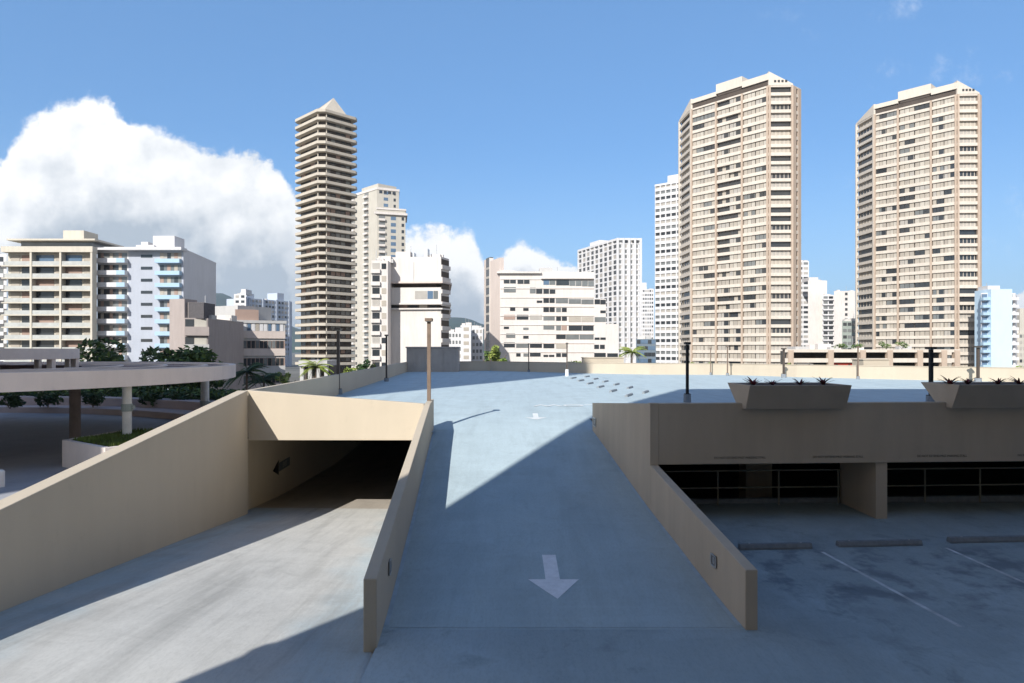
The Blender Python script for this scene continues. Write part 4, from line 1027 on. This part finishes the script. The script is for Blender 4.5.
for k in range(9):
    zz = b.z1 - 2.9 * (k + 1)
    b.panel(0, -.1, L * .55, zz - .1, zz + .8, 0, .6, WHITEB, 'balcony')
    b.win(0, .2, L * .5, zz + .8, zz + 2.3, GL_D if k % 3 else BL_M, .03); b.win(0, L * .62, L * .9, zz + .9, zz + 2.2, GL_D if k in (0, 6, 8) else BL_L, .03)
b.finish()

# ---- far buildings between the two white ones and left of the striped tower
def far_block(pxs, Y, ytop, label, m, wm, nx, fh=3.0, tops=(), name='apartment_building', d=18, wfrac=.6, whf=.5, face_dir=None, group=None):
    P1 = (X_(pxs[0], Y), Y); P2 = (X_(pxs[1], Y), Y) if face_dir is None else go(P1, face_dir, pxs[1])
    dd = Vector((P2[0] - P1[0], P2[1] - P1[1])).normalized(); nn = Vector((-dd.y, dd.x)) * d
    q = 1 + d / Y
    poly = [P1, P2, (P2[0] + nn.x, P2[1] + nn.y), (P1[0] + nn.x, P1[1] + nn.y)] if face_dir is not None else [P1, P2, (P2[0] * q, Y + d), (P1[0] * q, Y + d)]
    b = Bld(name, poly, -8, Z_(ytop, Y), label, 'building', group); b.body(m)
    L = b.fr(0)[3]; nf = int((b.z1 + 8) / fh)
    zs = [b.z1 - fh * (k + 1) for k in range(nf)]; zs = [q for q in zs if q > -4]
    b.grid(0, L * .04, L * .96, nx, [q + fh * .25 for q in zs], fh * whf, wm, wfrac, .05)
    for (a0, a1, hh) in tops: b.panel(0, L * a0, L * a1, b.z1 - .1, b.z1 + hh, -d * .6, -1.5, m, 'plant_room')
    return b
far_block((448, 462), 300, 332, 'far white block with dark windows beside the enclosure', WHITEC, [GL_G, GL_G, BL_M], 4, tops=((.5, 1, 2),)).finish()
far_block((461.5, 471), 290, 325.5, 'far plain white slab between two windowed blocks', WHITEC, [BL_L], 1, tops=()).finish()
far_block((471.5, 483), 310, 328, 'far white block with dark window columns left of the stepped building', WHITEC, [GL_G, BL_M], 3).finish()
b = far_block((246, 292), 420, 298, 'far grey blue apartment slab left of the striped tower', FARW, [GL_D, GL_G, BL_M], 13, face_dir=vp(900), tops=((.05, .2, 3), (.7, .85, 5)))
for k in range(4): L = b.fr(0)[3]; b.panel(0, L * (.05 + k * .29), L * (.08 + k * .29), -8, b.z1 + .4, 0, .5, FARW, 'rib')
b.finish()
b = far_block((234, 246), 405, 294, 'far white stair tower at the left end of the grey blue slab', WHITEC, [GL_D, BL_M], 2, tops=((.5, .9, 3),)); b.finish()

# ---- low pinkish office building
Y = 120; P1 = (X_(203, Y + 4), Y + 4); P2 = (X_(237, Y), Y); P3 = go(P2, vp(1700), 285)
b = Bld('office_building', [P1, P2, P3, (P3[0] - 8, P3[1] + 16), (P1[0], P1[1] + 22)], -8, Z_(320, Y), 'low pinkish office building with strip windows behind the dark palms')
b.body(GREYL, z1=b.z1 - .4); L = b.fr(1)[3]; L0 = b.fr(0)[3]
fh = 3.1
for k in range(4):
    z = b.z1 - fh * (k + 1)
    b.panel(1, .05, L, z - .1, z + 1.2, -.1, .25, (PINKW, PINKW, GREYL, PINKW)[k], 'spandrel_band')
    b.panel(1, .05, L, z + 1.2, z + 2.6, -.1, .05, BROWNB if k in (1, 2, 3) else GREYL, 'window_band')
    b.grid(1, L * .03, L * .97, 11, [z + 1.25], 1.3, [GL_D, GL_D, GL_G] if k else [WHITEC, GL_B, BL_L], .78, .08)
    b.win(0, L0 * .80, L0 * .88, z + 1.0, z + 2.2, WHITEC if k < 2 else GL_D, .03)
b.slab(b.z1 - .5, b.z1, .25, GREYL, 'coping')
b.panel(1, -.2, L * .45, b.z1, b.z1 + 1.9, -10, -.3, BROWNB, 'roof_screen'); b.panel(0, L0 * .25, L0 * .98, b.z1, b.z1 + 2.6, -8, -.3, GREYL, 'plant_room')
b.finish()
# ---- pinkish grey stair building in front of the white one
Y = 105; P1 = (X_(169.5, Y), Y); P2 = (X_(184.5, Y - .5), Y - .5); P3 = go(P2, vp(2500), 208)
b = Bld('apartment_building', [P1, P2, P3, (P3[0], P3[1] + 14), (P1[0], P1[1] + 14)], -8, Z_(318, Y), 'pinkish grey block with balcony slots and a dark fenced roof')
b.body(GREYP); L0, L1 = b.fr(0)[3], b.fr(1)[3]
b.panel(0, 0, L0, b.z1, Z_(299, Y), -3.0, 0.0, GREYP, 'stair_tower')
for k in range(4):
    z = b.z1 - 2.7 * (k + 1); b.win(1, .1, L1 * .40, z + 1.35, z + 2.5, GL_D, .03); b.win(1, L1 * .42, L1 * .95, z + 1.35, z + 2.5, TANW, .03)
    b.panel(1, .1, L1 + .2, z, z + 1.35, -.1, .5, GREYP if k != 1 else GREYL, 'balcony')
MB().box(P2[0] + .2, P3[0] - .4, P2[1] + .5, P2[1] + 4.5, b.z1 - .1, Z_(302.5, Y), mat('dark_fence', (.10, .095, .10), .8, .2, 4)).build('roof_screen', b.root)
for k in range(10): b.panel(1, L1 * (.05 + k * .085), L1 * (.05 + k * .085) + .08, b.z1 - .1, Z_(302, Y), -.45, -.3, GREYP, 'fence_post')
b.finish()
# ---- white balcony building
Y = 160; P1 = (X_(97.5, Y), Y); P2 = (X_(183.5, Y), Y); P3 = go(P2, vp(413), 216); LAVW = mat('pale_lavender_wall', (0.40, 0.43, 0.49), 0.85, 0.05, 0.12, streak=0.06)
b = Bld('apartment_building', [P1, P2, P3, (P3[0] - 20, P3[1] + 1)], -8, Z_(250.5, Y), 'white balcony building with a blank side wall behind the dark trees')
b.body(WHITEC); z = lambda py: Z_(py, Y); s = lambda px: b.S(0, px); b.panel(0, s(128.4), s(183.4), -8, b.z1 - .15, -.1, .02, LAVW, 'painted_wall')
b.slab(b.z1, b.z1 + .5, .05, WHITEC, 'roof_slab'); b.panel(0, -.3, s(185), b.z1 - .1, b.z1 + .55, -1, 1.9, WHITEC, 'roof_overhang')
for k in range(9):
    zz = b.z1 - .2 - 2.82 * (k + 1)
    b.win(0, s(98), s(127), zz + 1.0, zz + 2.45, GL_D if k % 2 else GL_G, .03)
    for q in range(3): b.win(0, s(101 + q * 9), s(104 + q * 9), zz + 1.05, zz + 2.4, BL_L if (k + q) % 2 else BROWNB, .09)
    b.panel(0, s(97.5), s(128), zz, zz + 1.05, -.1, 1.5, WHITEC, 'balcony'); b.panel(0, s(120), s(128.3), zz + .02, zz + 1.03, 1.5, 1.56, LBAL, 'balcony_panel')
    b.win(0, s(141), s(152.5), zz + 1.35, zz + 2.05, GL_D, .03)
    b.win(0, s(160), s(181.5), zz + .9, zz + 2.5, GL_G if k % 3 else BL_M, .03)
    for q in range(3): b.win(0, s(160.5 + 7 * q), s(164 + 7 * q), zz + 1.0, zz + 2.4, (BL_L, GL_D, BROWNB)[(k + q) % 3], .09)
    b.panel(0, s(157.5), s(182), zz, zz + .95, -.1, 1.3, LBAL, 'balcony')
b.panel(0, s(144), s(166), b.z1 + .5, z(233), -9, -4, WHITEC, 'plant_room'); b.panel(0, s(129), s(147), b.z1 + .5, z(243), -8, -3, WHITEC, 'stair_head')
b.panel(0, s(133), s(140), b.z1 + .5, z(239.5), -7, -3.5, WHITEC, 'stair_head')
b.finish()
# ---- beige balcony building
Y = 157; P1 = (X_(8, Y), Y); P2 = (X_(96.5, Y), Y)
b = Bld('apartment_building', [P1, P2, (X_(96.8, Y + 13), Y + 13), (P1[0], Y + 13)], -8, Z_(250, Y), 'beige building with grey balcony rails at the left of the photo')
b.body(YELLOWB, .02); s = lambda px: b.S(0, px); z = lambda py: Z_(py, Y)
bays = ((9, 34.5, 20), (36.5, 63.5, 54), (66, 94.5, 82))
for k in range(9):
    zz = b.z1 - .9 - 2.80 * (k + 1)
    b.panel(0, s(6), s(96), zz - .25, zz + .02, -.1, 1.5, YELLOWB, 'floor_slab')
    for j, (p0, p1, pm) in enumerate(bays):
        b.panel(0, s(p0), s(p1), zz + .03, zz + .95, 1.35, 1.45, GLASSR, 'balcony_rail')
        dk = GL_D if (k + j) % 3 else BROWNB
        if j == 0: b.win(0, s(pm + 2), s(p1), zz + .1, zz + 2.5, dk, .03); b.win(0, s(p0 + 2), s(pm), zz + .1, zz + 2.45, BL_L, .05)
        else: b.win(0, s(p0), s(pm), zz + .1, zz + 2.5, dk if k else GL_B, .03); b.win(0, s(pm + 2), s(p1 - 1), zz + .1, zz + 2.45, BL_L, .05)
for px in (35.5, 64.8, 95.5): b.panel(0, s(px) - .22, s(px) + .22, -8, b.z1, -.1, 1.6, YELLOWB, 'fin')
b.panel(0, s(6.5), s(97), b.z1 - .7, b.z1 + .6, -.2, 1.7, YELLOWB, 'fascia')
b.panel(0, s(18), s(90), b.z1 + .6, b.z1 + 2.1, -11, -1, GL_G, 'penthouse'); b.panel(0, s(9), s(97), b.z1 + 2.1, b.z1 + 2.5, -11, .8, YELLOWB, 'penthouse_roof')
b.panel(0, s(56), s(77), b.z1 + 2.5, z(228.5), -8, -2.5, YELLOWB, 'plant_room'); b.panel(0, s(45), s(57), b.z1 + 2.5, z(238), -8, -3, YELLOWB, 'stair_head')
b.finish()
b = far_block((-30, 6.5), 165, 254, 'white balcony building cut off by the left edge of the photo', WHITEC, [GL_D, GL_G, BL_L], 4, 2.8, wfrac=.6)
for k in range(8): b.panel(0, b.fr(0)[3] * .3, b.fr(0)[3], b.z1 - 2.8 * (k + 1) - .1, b.z1 - 2.8 * (k + 1) + .8, -.1, 1.0, WHITEC, 'balcony')
b.finish()

# ---- stepped white building with many small windows
Y = 200; P0 = (X_(484.5, Y + 14), Y + 14); P1 = (X_(500, Y), Y); P2 = (X_(594, Y), Y); P3 = (X_(606, Y), Y); P4 = (X_(618.5, Y), Y)
zz = lambda py: Z_(py, Y)
b = Bld('apartment_building', [P0, P1, P2, (P2[0], Y + 20), (P0[0], Y + 24)], -8, zz(272), 'white stepped building of stacked ribbons of windows and blank walls')
b.body(WHITEB); L0 = b.fr(0)[3]; s = lambda px: b.S(0, px); t = lambda px: b.S(1, px)
b.panel(0, .02, L0 + .02, b.z1 - .05, zz(270), -5, -.02, WHITEB, 'side_tower')
b.panel(0, 0, L0 * .12, -8, zz(254), -1, .12, PINKW, 'fin'); b.panel(0, L0 * .12, L0 * .38, -8, zz(253), -1, .10, GL_D, 'window_strip'); b.panel(0, L0 * .38, L0 * .401, -8, zz(254), -1, .3, WHITEB, 'fin'); 
b.panel(0, L0 * .401, L0, -8, zz(257.5), -1.2, .1, PINKW, 'side_wall')
for k in range(13): b.panel(0, L0 * .12, L0 * .38, -6 + 2.8 * k, -5.3 + 2.8 * k, 0, .2, BL_M, 'sill')
w1 = MB().prism([(P2[0] + .01, Y), P3, (P3[0], Y + 18), (P2[0] + .01, Y + 18)], -8, zz(299), WHITEB).build('step_wing', b.root)
w2 = MB().prism([(P3[0] + .01, Y), P4, (P4[0], Y + 16), (P3[0] + .01, Y + 16)], -8, zz(324), WHITEB).build('step_wing', b.root)
def W(zx0, zx1, zy0, zy1, m):   # window rows read on the enlarged photo (5.253 px per px, origin 480, 240)
    b.win(1, t(480 + zx0 / 5.253), t(480 + zx1 / 5.253), zz(240 + zy1 / 5.253), zz(240 + zy0 / 5.253), m, .05)
D, G, Bu, Li = GL_D, GL_G, GL_B, BL_L
for q in ((125, 155, 205, 228, D), (158, 188, 205, 228, D), (197, 228, 207, 230, D), (231, 260, 207, 230, D), (125, 188, 247, 275, G), (262, 292, 250, 280, G), (295, 327, 252, 282, D),
          (333, 363, 205, 235, Bu), (365, 395, 205, 235, G), (400, 468, 210, 238, D), (470, 500, 212, 240, G), (503, 533, 213, 241, G), (536, 566, 215, 243, G), (568, 598, 216, 244, G),
          (333, 362, 258, 282, D), (366, 395, 260, 282, D), (333, 362, 303, 330, D), (365, 392, 303, 330, D), (398, 462, 307, 332, G), (466, 530, 310, 335, G), (533, 596, 312, 337, G), (602, 630, 312, 337, D), (632, 660, 314, 338, D),
          (298, 327, 318, 330, D), (158, 185, 355, 372, D), (227, 255, 357, 372, D), (333, 362, 350, 378, D), (365, 392, 350, 378, D), (400, 425, 356, 378, G), (430, 455, 356, 378, D), (632, 660, 370, 384, D),
          (125, 185, 393, 418, BROWNB), (193, 254, 393, 418, D), (262, 325, 393, 418, BL_M), (333, 392, 400, 422, G), (400, 425, 402, 424, D), (430, 456, 402, 424, D), (466, 530, 402, 430, Li), (533, 596, 404, 430, Li), (602, 660, 405, 430, G),
          (125, 152, 455, 467, D), (227, 255, 460, 472, G), (333, 390, 445, 470, G), (400, 425, 447, 474, G), (428, 456, 448, 474, BROWNB), (466, 535, 448, 476, D), (538, 596, 450, 476, D),
          (137, 185, 490, 514, G), (227, 255, 503, 518, D), (400, 450, 494, 520, D), (452, 520, 496, 522, G), (523, 596, 496, 522, G), (602, 628, 512, 524, D), (632, 660, 512, 524, D),
          (125, 183, 538, 564, D), (190, 255, 540, 566, G), (262, 325, 540, 566, D), (333, 390, 543, 568, D), (400, 460, 545, 570, Li), (600, 625, 550, 572, D), (630, 655, 550, 572, D),
          (190, 213, 595, 612, D), (228, 254, 596, 612, G), (262, 318, 588, 612, D), (333, 358, 603, 614, D), (362, 390, 603, 614, D), (400, 425, 595, 614, D), (430, 455, 595, 614, D), (600, 660, 593, 618, D), (668, 724, 595, 618, D)): W(*q)
for k, (a, c) in enumerate(((500, 541), (541, 594))):
    for py in (279, 288.2, 297.4, 306.5, 315.6, 324.7, 333.8, 343, 352): b.panel(1, t(a) + .05, t(c), zz(py) - .18, zz(py) + .0, -.1, .18, PINKW if k else WHITEB, 'floor_ledge')
b.panel(1, t(497), t(541), zz(273.5), zz(271.8), -8, .9, WHITEB, 'eaves'); b.panel(1, t(541), t(594), zz(279), zz(277.6), -8, .8, WHITEB, 'eaves')
b.panel(1, t(540), t(553), b.z1, zz(266.5), -8, -3, GREYL, 'plant_room'); b.panel(1, t(553), t(565), b.z1, zz(270), -7, -3, WHITEB, 'stair_head')
b.finish()

# ---- tall white ribbed tower
Y = 385; P1 = (X_(617, Y), Y); P0 = go(P1, vp(250), 578); P2 = go(P1, (1, .06), 640.5)
b = Bld('apartment_tower', [P0, P1, P2, (P2[0] + 2, P2[1] + 30), (P0[0] + 10, P0[1] + 20)], -8, Z_(238.5, Y), 'tall white ribbed tower behind the stepped building', 'tower')
b.body(WHITEC, .6); b.slab(b.z1 - 1.0, b.z1 + .3, .05, WHITEC, 'parapet'); L0, L1 = b.fr(0)[3], b.fr(1)[3]
for k in range(1, 24):
    z = b.z1 - 2.95 * k; b.slab(z - .12, z + .75, -.40, WHITEC, 'floor_band')
    for q in range(9): b.win(0, L0 * (q + .12) / 9, L0 * (q + .88) / 9, z + .75, z + 2.8, GL_D if (q + k) % 4 else BL_M, -.55)
    for q in range(4): b.win(1, L1 * (.06 + q * .235), L1 * (.19 + q * .235), z + .7, z + 2.6, GL_G if (k + q) % 3 else BL_M, -.55)
for q in range(10): b.panel(0, L0 * q / 9 - .3, L0 * q / 9 + .3, -8, b.z1, -.6, .25, WHITEC, 'rib')
for q in range(5): b.panel(1, max(0, L1 * q / 4 * .98 - .2), L1 * q / 4 * .98 + 1.0, -8, b.z1 + .3, -.6, .4, WHITEC, 'rib')
b.panel(1, L1 * .2, L1 * .45, b.z1 - 2.2, b.z1 - .8, -.6, .1, GL_D, 'roof_vent'); b.panel(1, L1 * .65, L1 * .92, b.z1 - 2.2, b.z1 - .8, -.6, .1, GL_D, 'roof_vent')
b.panel(0, L0 * .25, L0 * .5, b.z1 + .3, b.z1 + 3, -8, -2, WHITEC, 'plant_room')
b.finish()
b = far_block((640, 654), 520, 289, 'far grey tower with window grid between two white towers', WHITEC, [GL_G, GL_D, BL_M], 6, 3.0, tops=((.1, .5, 5),), name='apartment_tower'); b.finish()
b = far_block((636, 656), 260, 339, 'low dark glass building between two white towers', mat('blue_grey_cladding', (.14, .18, .22), .5), [GL_D, GL_B], 5, 2.4, wfrac=.95, whf=.6, name='office_building'); b.finish()
# ---- white grid tower left of the brown one
Y = 340; P1 = (X_(655, Y), Y); P2 = go(P1, vp(-250), 655); P1 = go((X_(682, Y - 30), Y - 30), vp(-330), 655); P2 = (X_(682, Y - 30), Y - 30)
b = Bld('apartment_tower', [P1, P2, (P2[0] + 14, P2[1] + 10), (P1[0] + 14, P1[1] + 10)], -8, Z_(181, Y - 30), 'white tower of small balconies just left of the brown tower', 'tower')
b.body(WHITEC, .5); L = b.fr(0)[3]
for k in range(1, 32):
    z = b.z1 - 2.75 * k; b.slab(z - .15, z + 1.15, 0, WHITEC, 'balcony_band')
    for q in range(5): b.win(0, L * (q + .06) / 5, L * (q + .9) / 5, z + 1.15, z + 2.6, (GL_D, GL_G, BL_M)[(q * 3 + k * 2) % 3], -.45)
for q in range(6): b.panel(0, max(0, L * q / 5 - .25), L * q / 5 + .25, -8, b.z1, -.5, .08, WHITEC, 'pilaster')
b.slab(b.z1 - .5, b.z1 + .4, .1, WHITEC, 'parapet'); b.panel(0, L * .4, L * .8, b.z1 + .4, b.z1 + 4, -7, -2, WHITEC, 'plant_room')
b.finish()
# ---- white buildings seen between the brown towers
b = far_block((797, 809), 420, 261, 'slim far white tower right beside the left brown tower', WHITEC, [GL_D, GL_G, BL_M], 2, 3.0, name='apartment_tower', wfrac=.8); b.finish()
b = far_block((808, 827), 400, 280.5, 'far blank white slab between the brown towers', WHITEB, [BL_L], 1, 60, tops=((.1, .6, 2),)); b.finish()
b = far_block((822.5, 834), 390, 295, 'far white building of balcony rows between two blank slabs', WHITEC, [GL_D, GL_G], 2, 2.9, wfrac=.8)
for k in range(11): b.panel(0, 0, b.fr(0)[3], b.z1 - 2.9 * (k + 1) - .1, b.z1 - 2.9 * (k + 1) + .7, -.1, .9, WHITEC, 'balcony')
b.finish()
b = far_block((834, 855), 385, 291, 'far white slab with a column of small windows left of the right brown tower', WHITEB, [BL_L], 1, 60)
for k in range(13): b.win(0, b.S(0, 845), b.S(0, 847.5), b.z1 - 2.4 - 2.9 * k, b.z1 - .9 - 2.9 * k, GL_D, .05)
b.finish()
b = far_block((842, 857), 300, 321, 'low far grey green building left of the right brown tower', mat('grey_green_wall', (.30, .34, .31), .8), [GL_D, GL_G], 3, 2.8, wfrac=.8); b.finish()
# ---- low open parking garage between the towers
Y = 140; P1 = (X_(786, Y), Y); P2 = (X_(958, Y + 1), Y + 1)
b = Bld('parking_garage', [P1, P2, (P2[0], Y + 36), (X_(789, Y + 36), Y + 36)], -8, Z_(349.5, Y), 'low open parking garage with salmon columns between the brown towers', 'garage')
z = lambda py: Z_(py, Y - .3); s = lambda px: b.S(0, px)
for (y0, y1, dd) in ((352.3, 349.4, .3), (362.5, 358.3, .35), (382, 367.5, .3)): b.slab(z(y0), z(y1), dd, BEIGE, 'deck_slab')
b.panel(0, 3.5, b.fr(0)[3] - .4, -8, z(351), -11, -5, VOID, 'inner_wall')
for px in (790, 830, 862, 889, 919, 943, 956): b.panel(0, s(px) - .55, s(px) + .55, -8, z(350.2), -.5, .5, SALMON, 'column')
b.panel(0, s(798), s(812), z(349.4), z(346.5), -5, -1.2, GREYL, 'roof_hut'); b.finish()
r = random.Random(9)
for k, (px, lab) in enumerate(((842, 'green shrub on the garage roof left of the right brown tower'), (858, 'green shrub on the garage roof at the tower corner'), (886, 'darker green shrub on the garage roof before the tower'), (902, 'large green shrub on the garage roof before the tower'))):
    shrub(X_(px, Y + 2), Y + 2, z(349.4), 2.6, 1.3 + .3 * (k > 1), lab, [LEAF_M, LEAF_D], 60 + k, 220, .2, group='shrubs on the garage roof')
def small_car(px, Y, zb, col, label):
    X = X_(px, Y); o = thing('parked_car', (X, Y, zb), label, 'car', 'cars inside the low garage')
    sec = [(-2.1, .3), (2.1, .3), (2.15, .75), (1.3, .88), (.7, 1.38), (-1.1, 1.4), (-1.9, .95), (-2.15, .8)]
    mb = MB(); n = len(sec); vs = [(X + a, Y, zb + c) for a, c in sec] + [(X + a, Y + 1.7, zb + c) for a, c in sec]
    mb.add(vs, [tuple(range(n)), tuple(range(n, 2 * n))[::-1]] + [(i, n + i, n + (i + 1) % n, (i + 1) % n) for i in range(n)], col).build('body', o)
    MB().box(X - 1.2, X + .75, Y - .01, Y + .02, zb + .95, zb + 1.3, GL_D).build('window', o)
    for a in (-1.3, 1.3): MB().tube([(X + a, Y - .02, zb + .32), (X + a, Y + .2, zb + .32)], .32, BLACK, 14).build('wheel', o)
small_car(803, 140.6, z(367.5), mat('white_car_paint', (.7, .7, .7), .3), 'white car parked at the left end of the low garage')
small_car(843, 140.6, z(367.5), mat('red_car_paint', (.45, .05, .03), .3), 'red car parked between two salmon columns of the low garage')
# ---- pale blue building and the beige one at the edge
Y = 215; P1 = (X_(981, Y), Y); P2 = (X_(1015.5, Y), Y)
b = Bld('apartment_building', [P1, P2, (X_(1017, Y + 16), Y + 16), (X_(982, Y + 16), Y + 16)], -8, Z_(293, Y), 'pale blue slab building with white balconies on both sides')
b.body(WHITEC); s = lambda px: b.S(0, px); z = lambda py: Z_(py, Y)
b.panel(0, s(987.5), s(1008.5), -8, z(289.5), -6, 1.6, PALEBLUE, 'blue_slab'); b.panel(0, s(989), s(1001), z(289.5), z(285.5), -5, -.5, WHITEC, 'plant_room')
for k in range(11):
    zz_ = b.z1 - 2.35 * (k + 1)
    b.panel(0, s(980.5), s(987.5), zz_, zz_ + .9, -.1, 1.3, LBAL, 'balcony'); b.panel(0, s(1008.5), s(1016), zz_, zz_ + .9, -.1, 1.3, WHITEC, 'balcony')
    b.win(0, s(981.5), s(987), zz_ + .9, zz_ + 2.0, GL_B, .04); b.win(0, s(1009), s(1013), zz_ + .9, zz_ + 2.0, GL_D if k % 2 else BL_M, .04)
b.finish()
b = far_block((1014, 1032), 330, 333, 'beige far building cut off by the right edge of the photo', TANW, [GL_D, BL_M, GL_G], 4, 3.0, tops=((.45, .9, 12),)); b.finish()

# ---- ridges behind the city
HILL = mat('forested_hillside', (0.035, 0.06, 0.045), 0.95, 0.3, 0.004)
def ridge(name, pts_, Y, depth):
    vs = []; fs = []; n = 60; r = random.Random(len(pts_))
    for i in range(n + 1):
        px = lerp(pts_[0][0], pts_[-1][0], i / n); top = interp(px, pts_) + r.uniform(-.8, .8)
        for j, (f, dy) in enumerate(((0, 0), (.45, .3), (.8, .65), (1, 1), (.3, 1.6))):
            YY = Y + depth * dy + (r.uniform(-.06, .06) * depth if j in (1, 2) else 0); zt_ = Z_(top, Y + depth)
            vs.append((X_(px, Y + depth), YY, -8 + (zt_ + 8) * f))
    for i in range(n):
        for j in range(4): q = i * 5 + j; fs.append((q, q + 5, q + 6, q + 1))
    return struct(MB().add(vs, fs, HILL).build(name, smooth=True))
ridge('hills', [(120, 318), (190, 300), (218, 292), (234, 298), (250, 310), (300, 330), (380, 326), (440, 317), (470, 319), (500, 330), (560, 342)], 2800, 1000)

# ---- buildings outside the frame whose shadows cross the garage
CB = mat('warm_bounce_paint', (0.70, 0.60, 0.48), 0.85, 0.06, 0.3, streak=0.1)  # warm pale tone chosen so the unseen facade bounces warm light
def solid(name, poly, z0, z1, label, m, bands=True):
    b = Bld(name, poly, z0, z1, label); b.body(m)
    if bands:
        z = 4.0
        while z < z1 - 2: b.slab(z, z + .35, .12, m, 'floor_band'); z += 6.0
    return b
hb = solid('apartment_building', [(-10.3, -30), (75, -30), (75, -1.6), (-10.3, -1.6)], -8, 38.0, 'beige building behind the viewer whose shadow covers the driveway', CB)
MB().prism([(-11.4, -29.9), (-10.2, -29.9), (-10.2, -1.65), (-11.4, -1.65)], 11.5, 37.9, CB).build('added_shadow_block', hb.root)  # unseen block added to place the shadow edge on the driveway
for k in range(11): MB().box(-9.0, 74, -1.6, 1.4, 5.2 + 3 * k, 5.45 + 3 * k, CB).build('added_sky_blocker', hb.root)  # unseen slabs added overhead to block skylight and darken the forecourt
lb = solid('apartment_tower', [(-110, -18), (-37.2, -18), (-37.2, 4), (-110, 4)], -8, 76, 'tall beige tower left of the viewer shading the plaza', CB)
# ---- the air: far ridges fade to blue
hz = bpy.data.materials.new('marine_air'); hz.use_nodes = True; N = hz.node_tree.nodes
for n_ in list(N): N.remove(n_)
ov = N.new('ShaderNodeOutputMaterial'); pv = N.new('ShaderNodeVolumePrincipled'); pv.inputs['Density'].default_value = 1.0e-4
pv.inputs['Color'].default_value = (0.72, 0.86, 1.0, 1); pv.inputs['Anisotropy'].default_value = 0.2
hz.node_tree.links.new(pv.outputs[0], ov.inputs['Volume'])
ho = MB().box(-4900, 4900, -320, 4900, -9.5, 400, hz).build('haze'); stuff(ho)
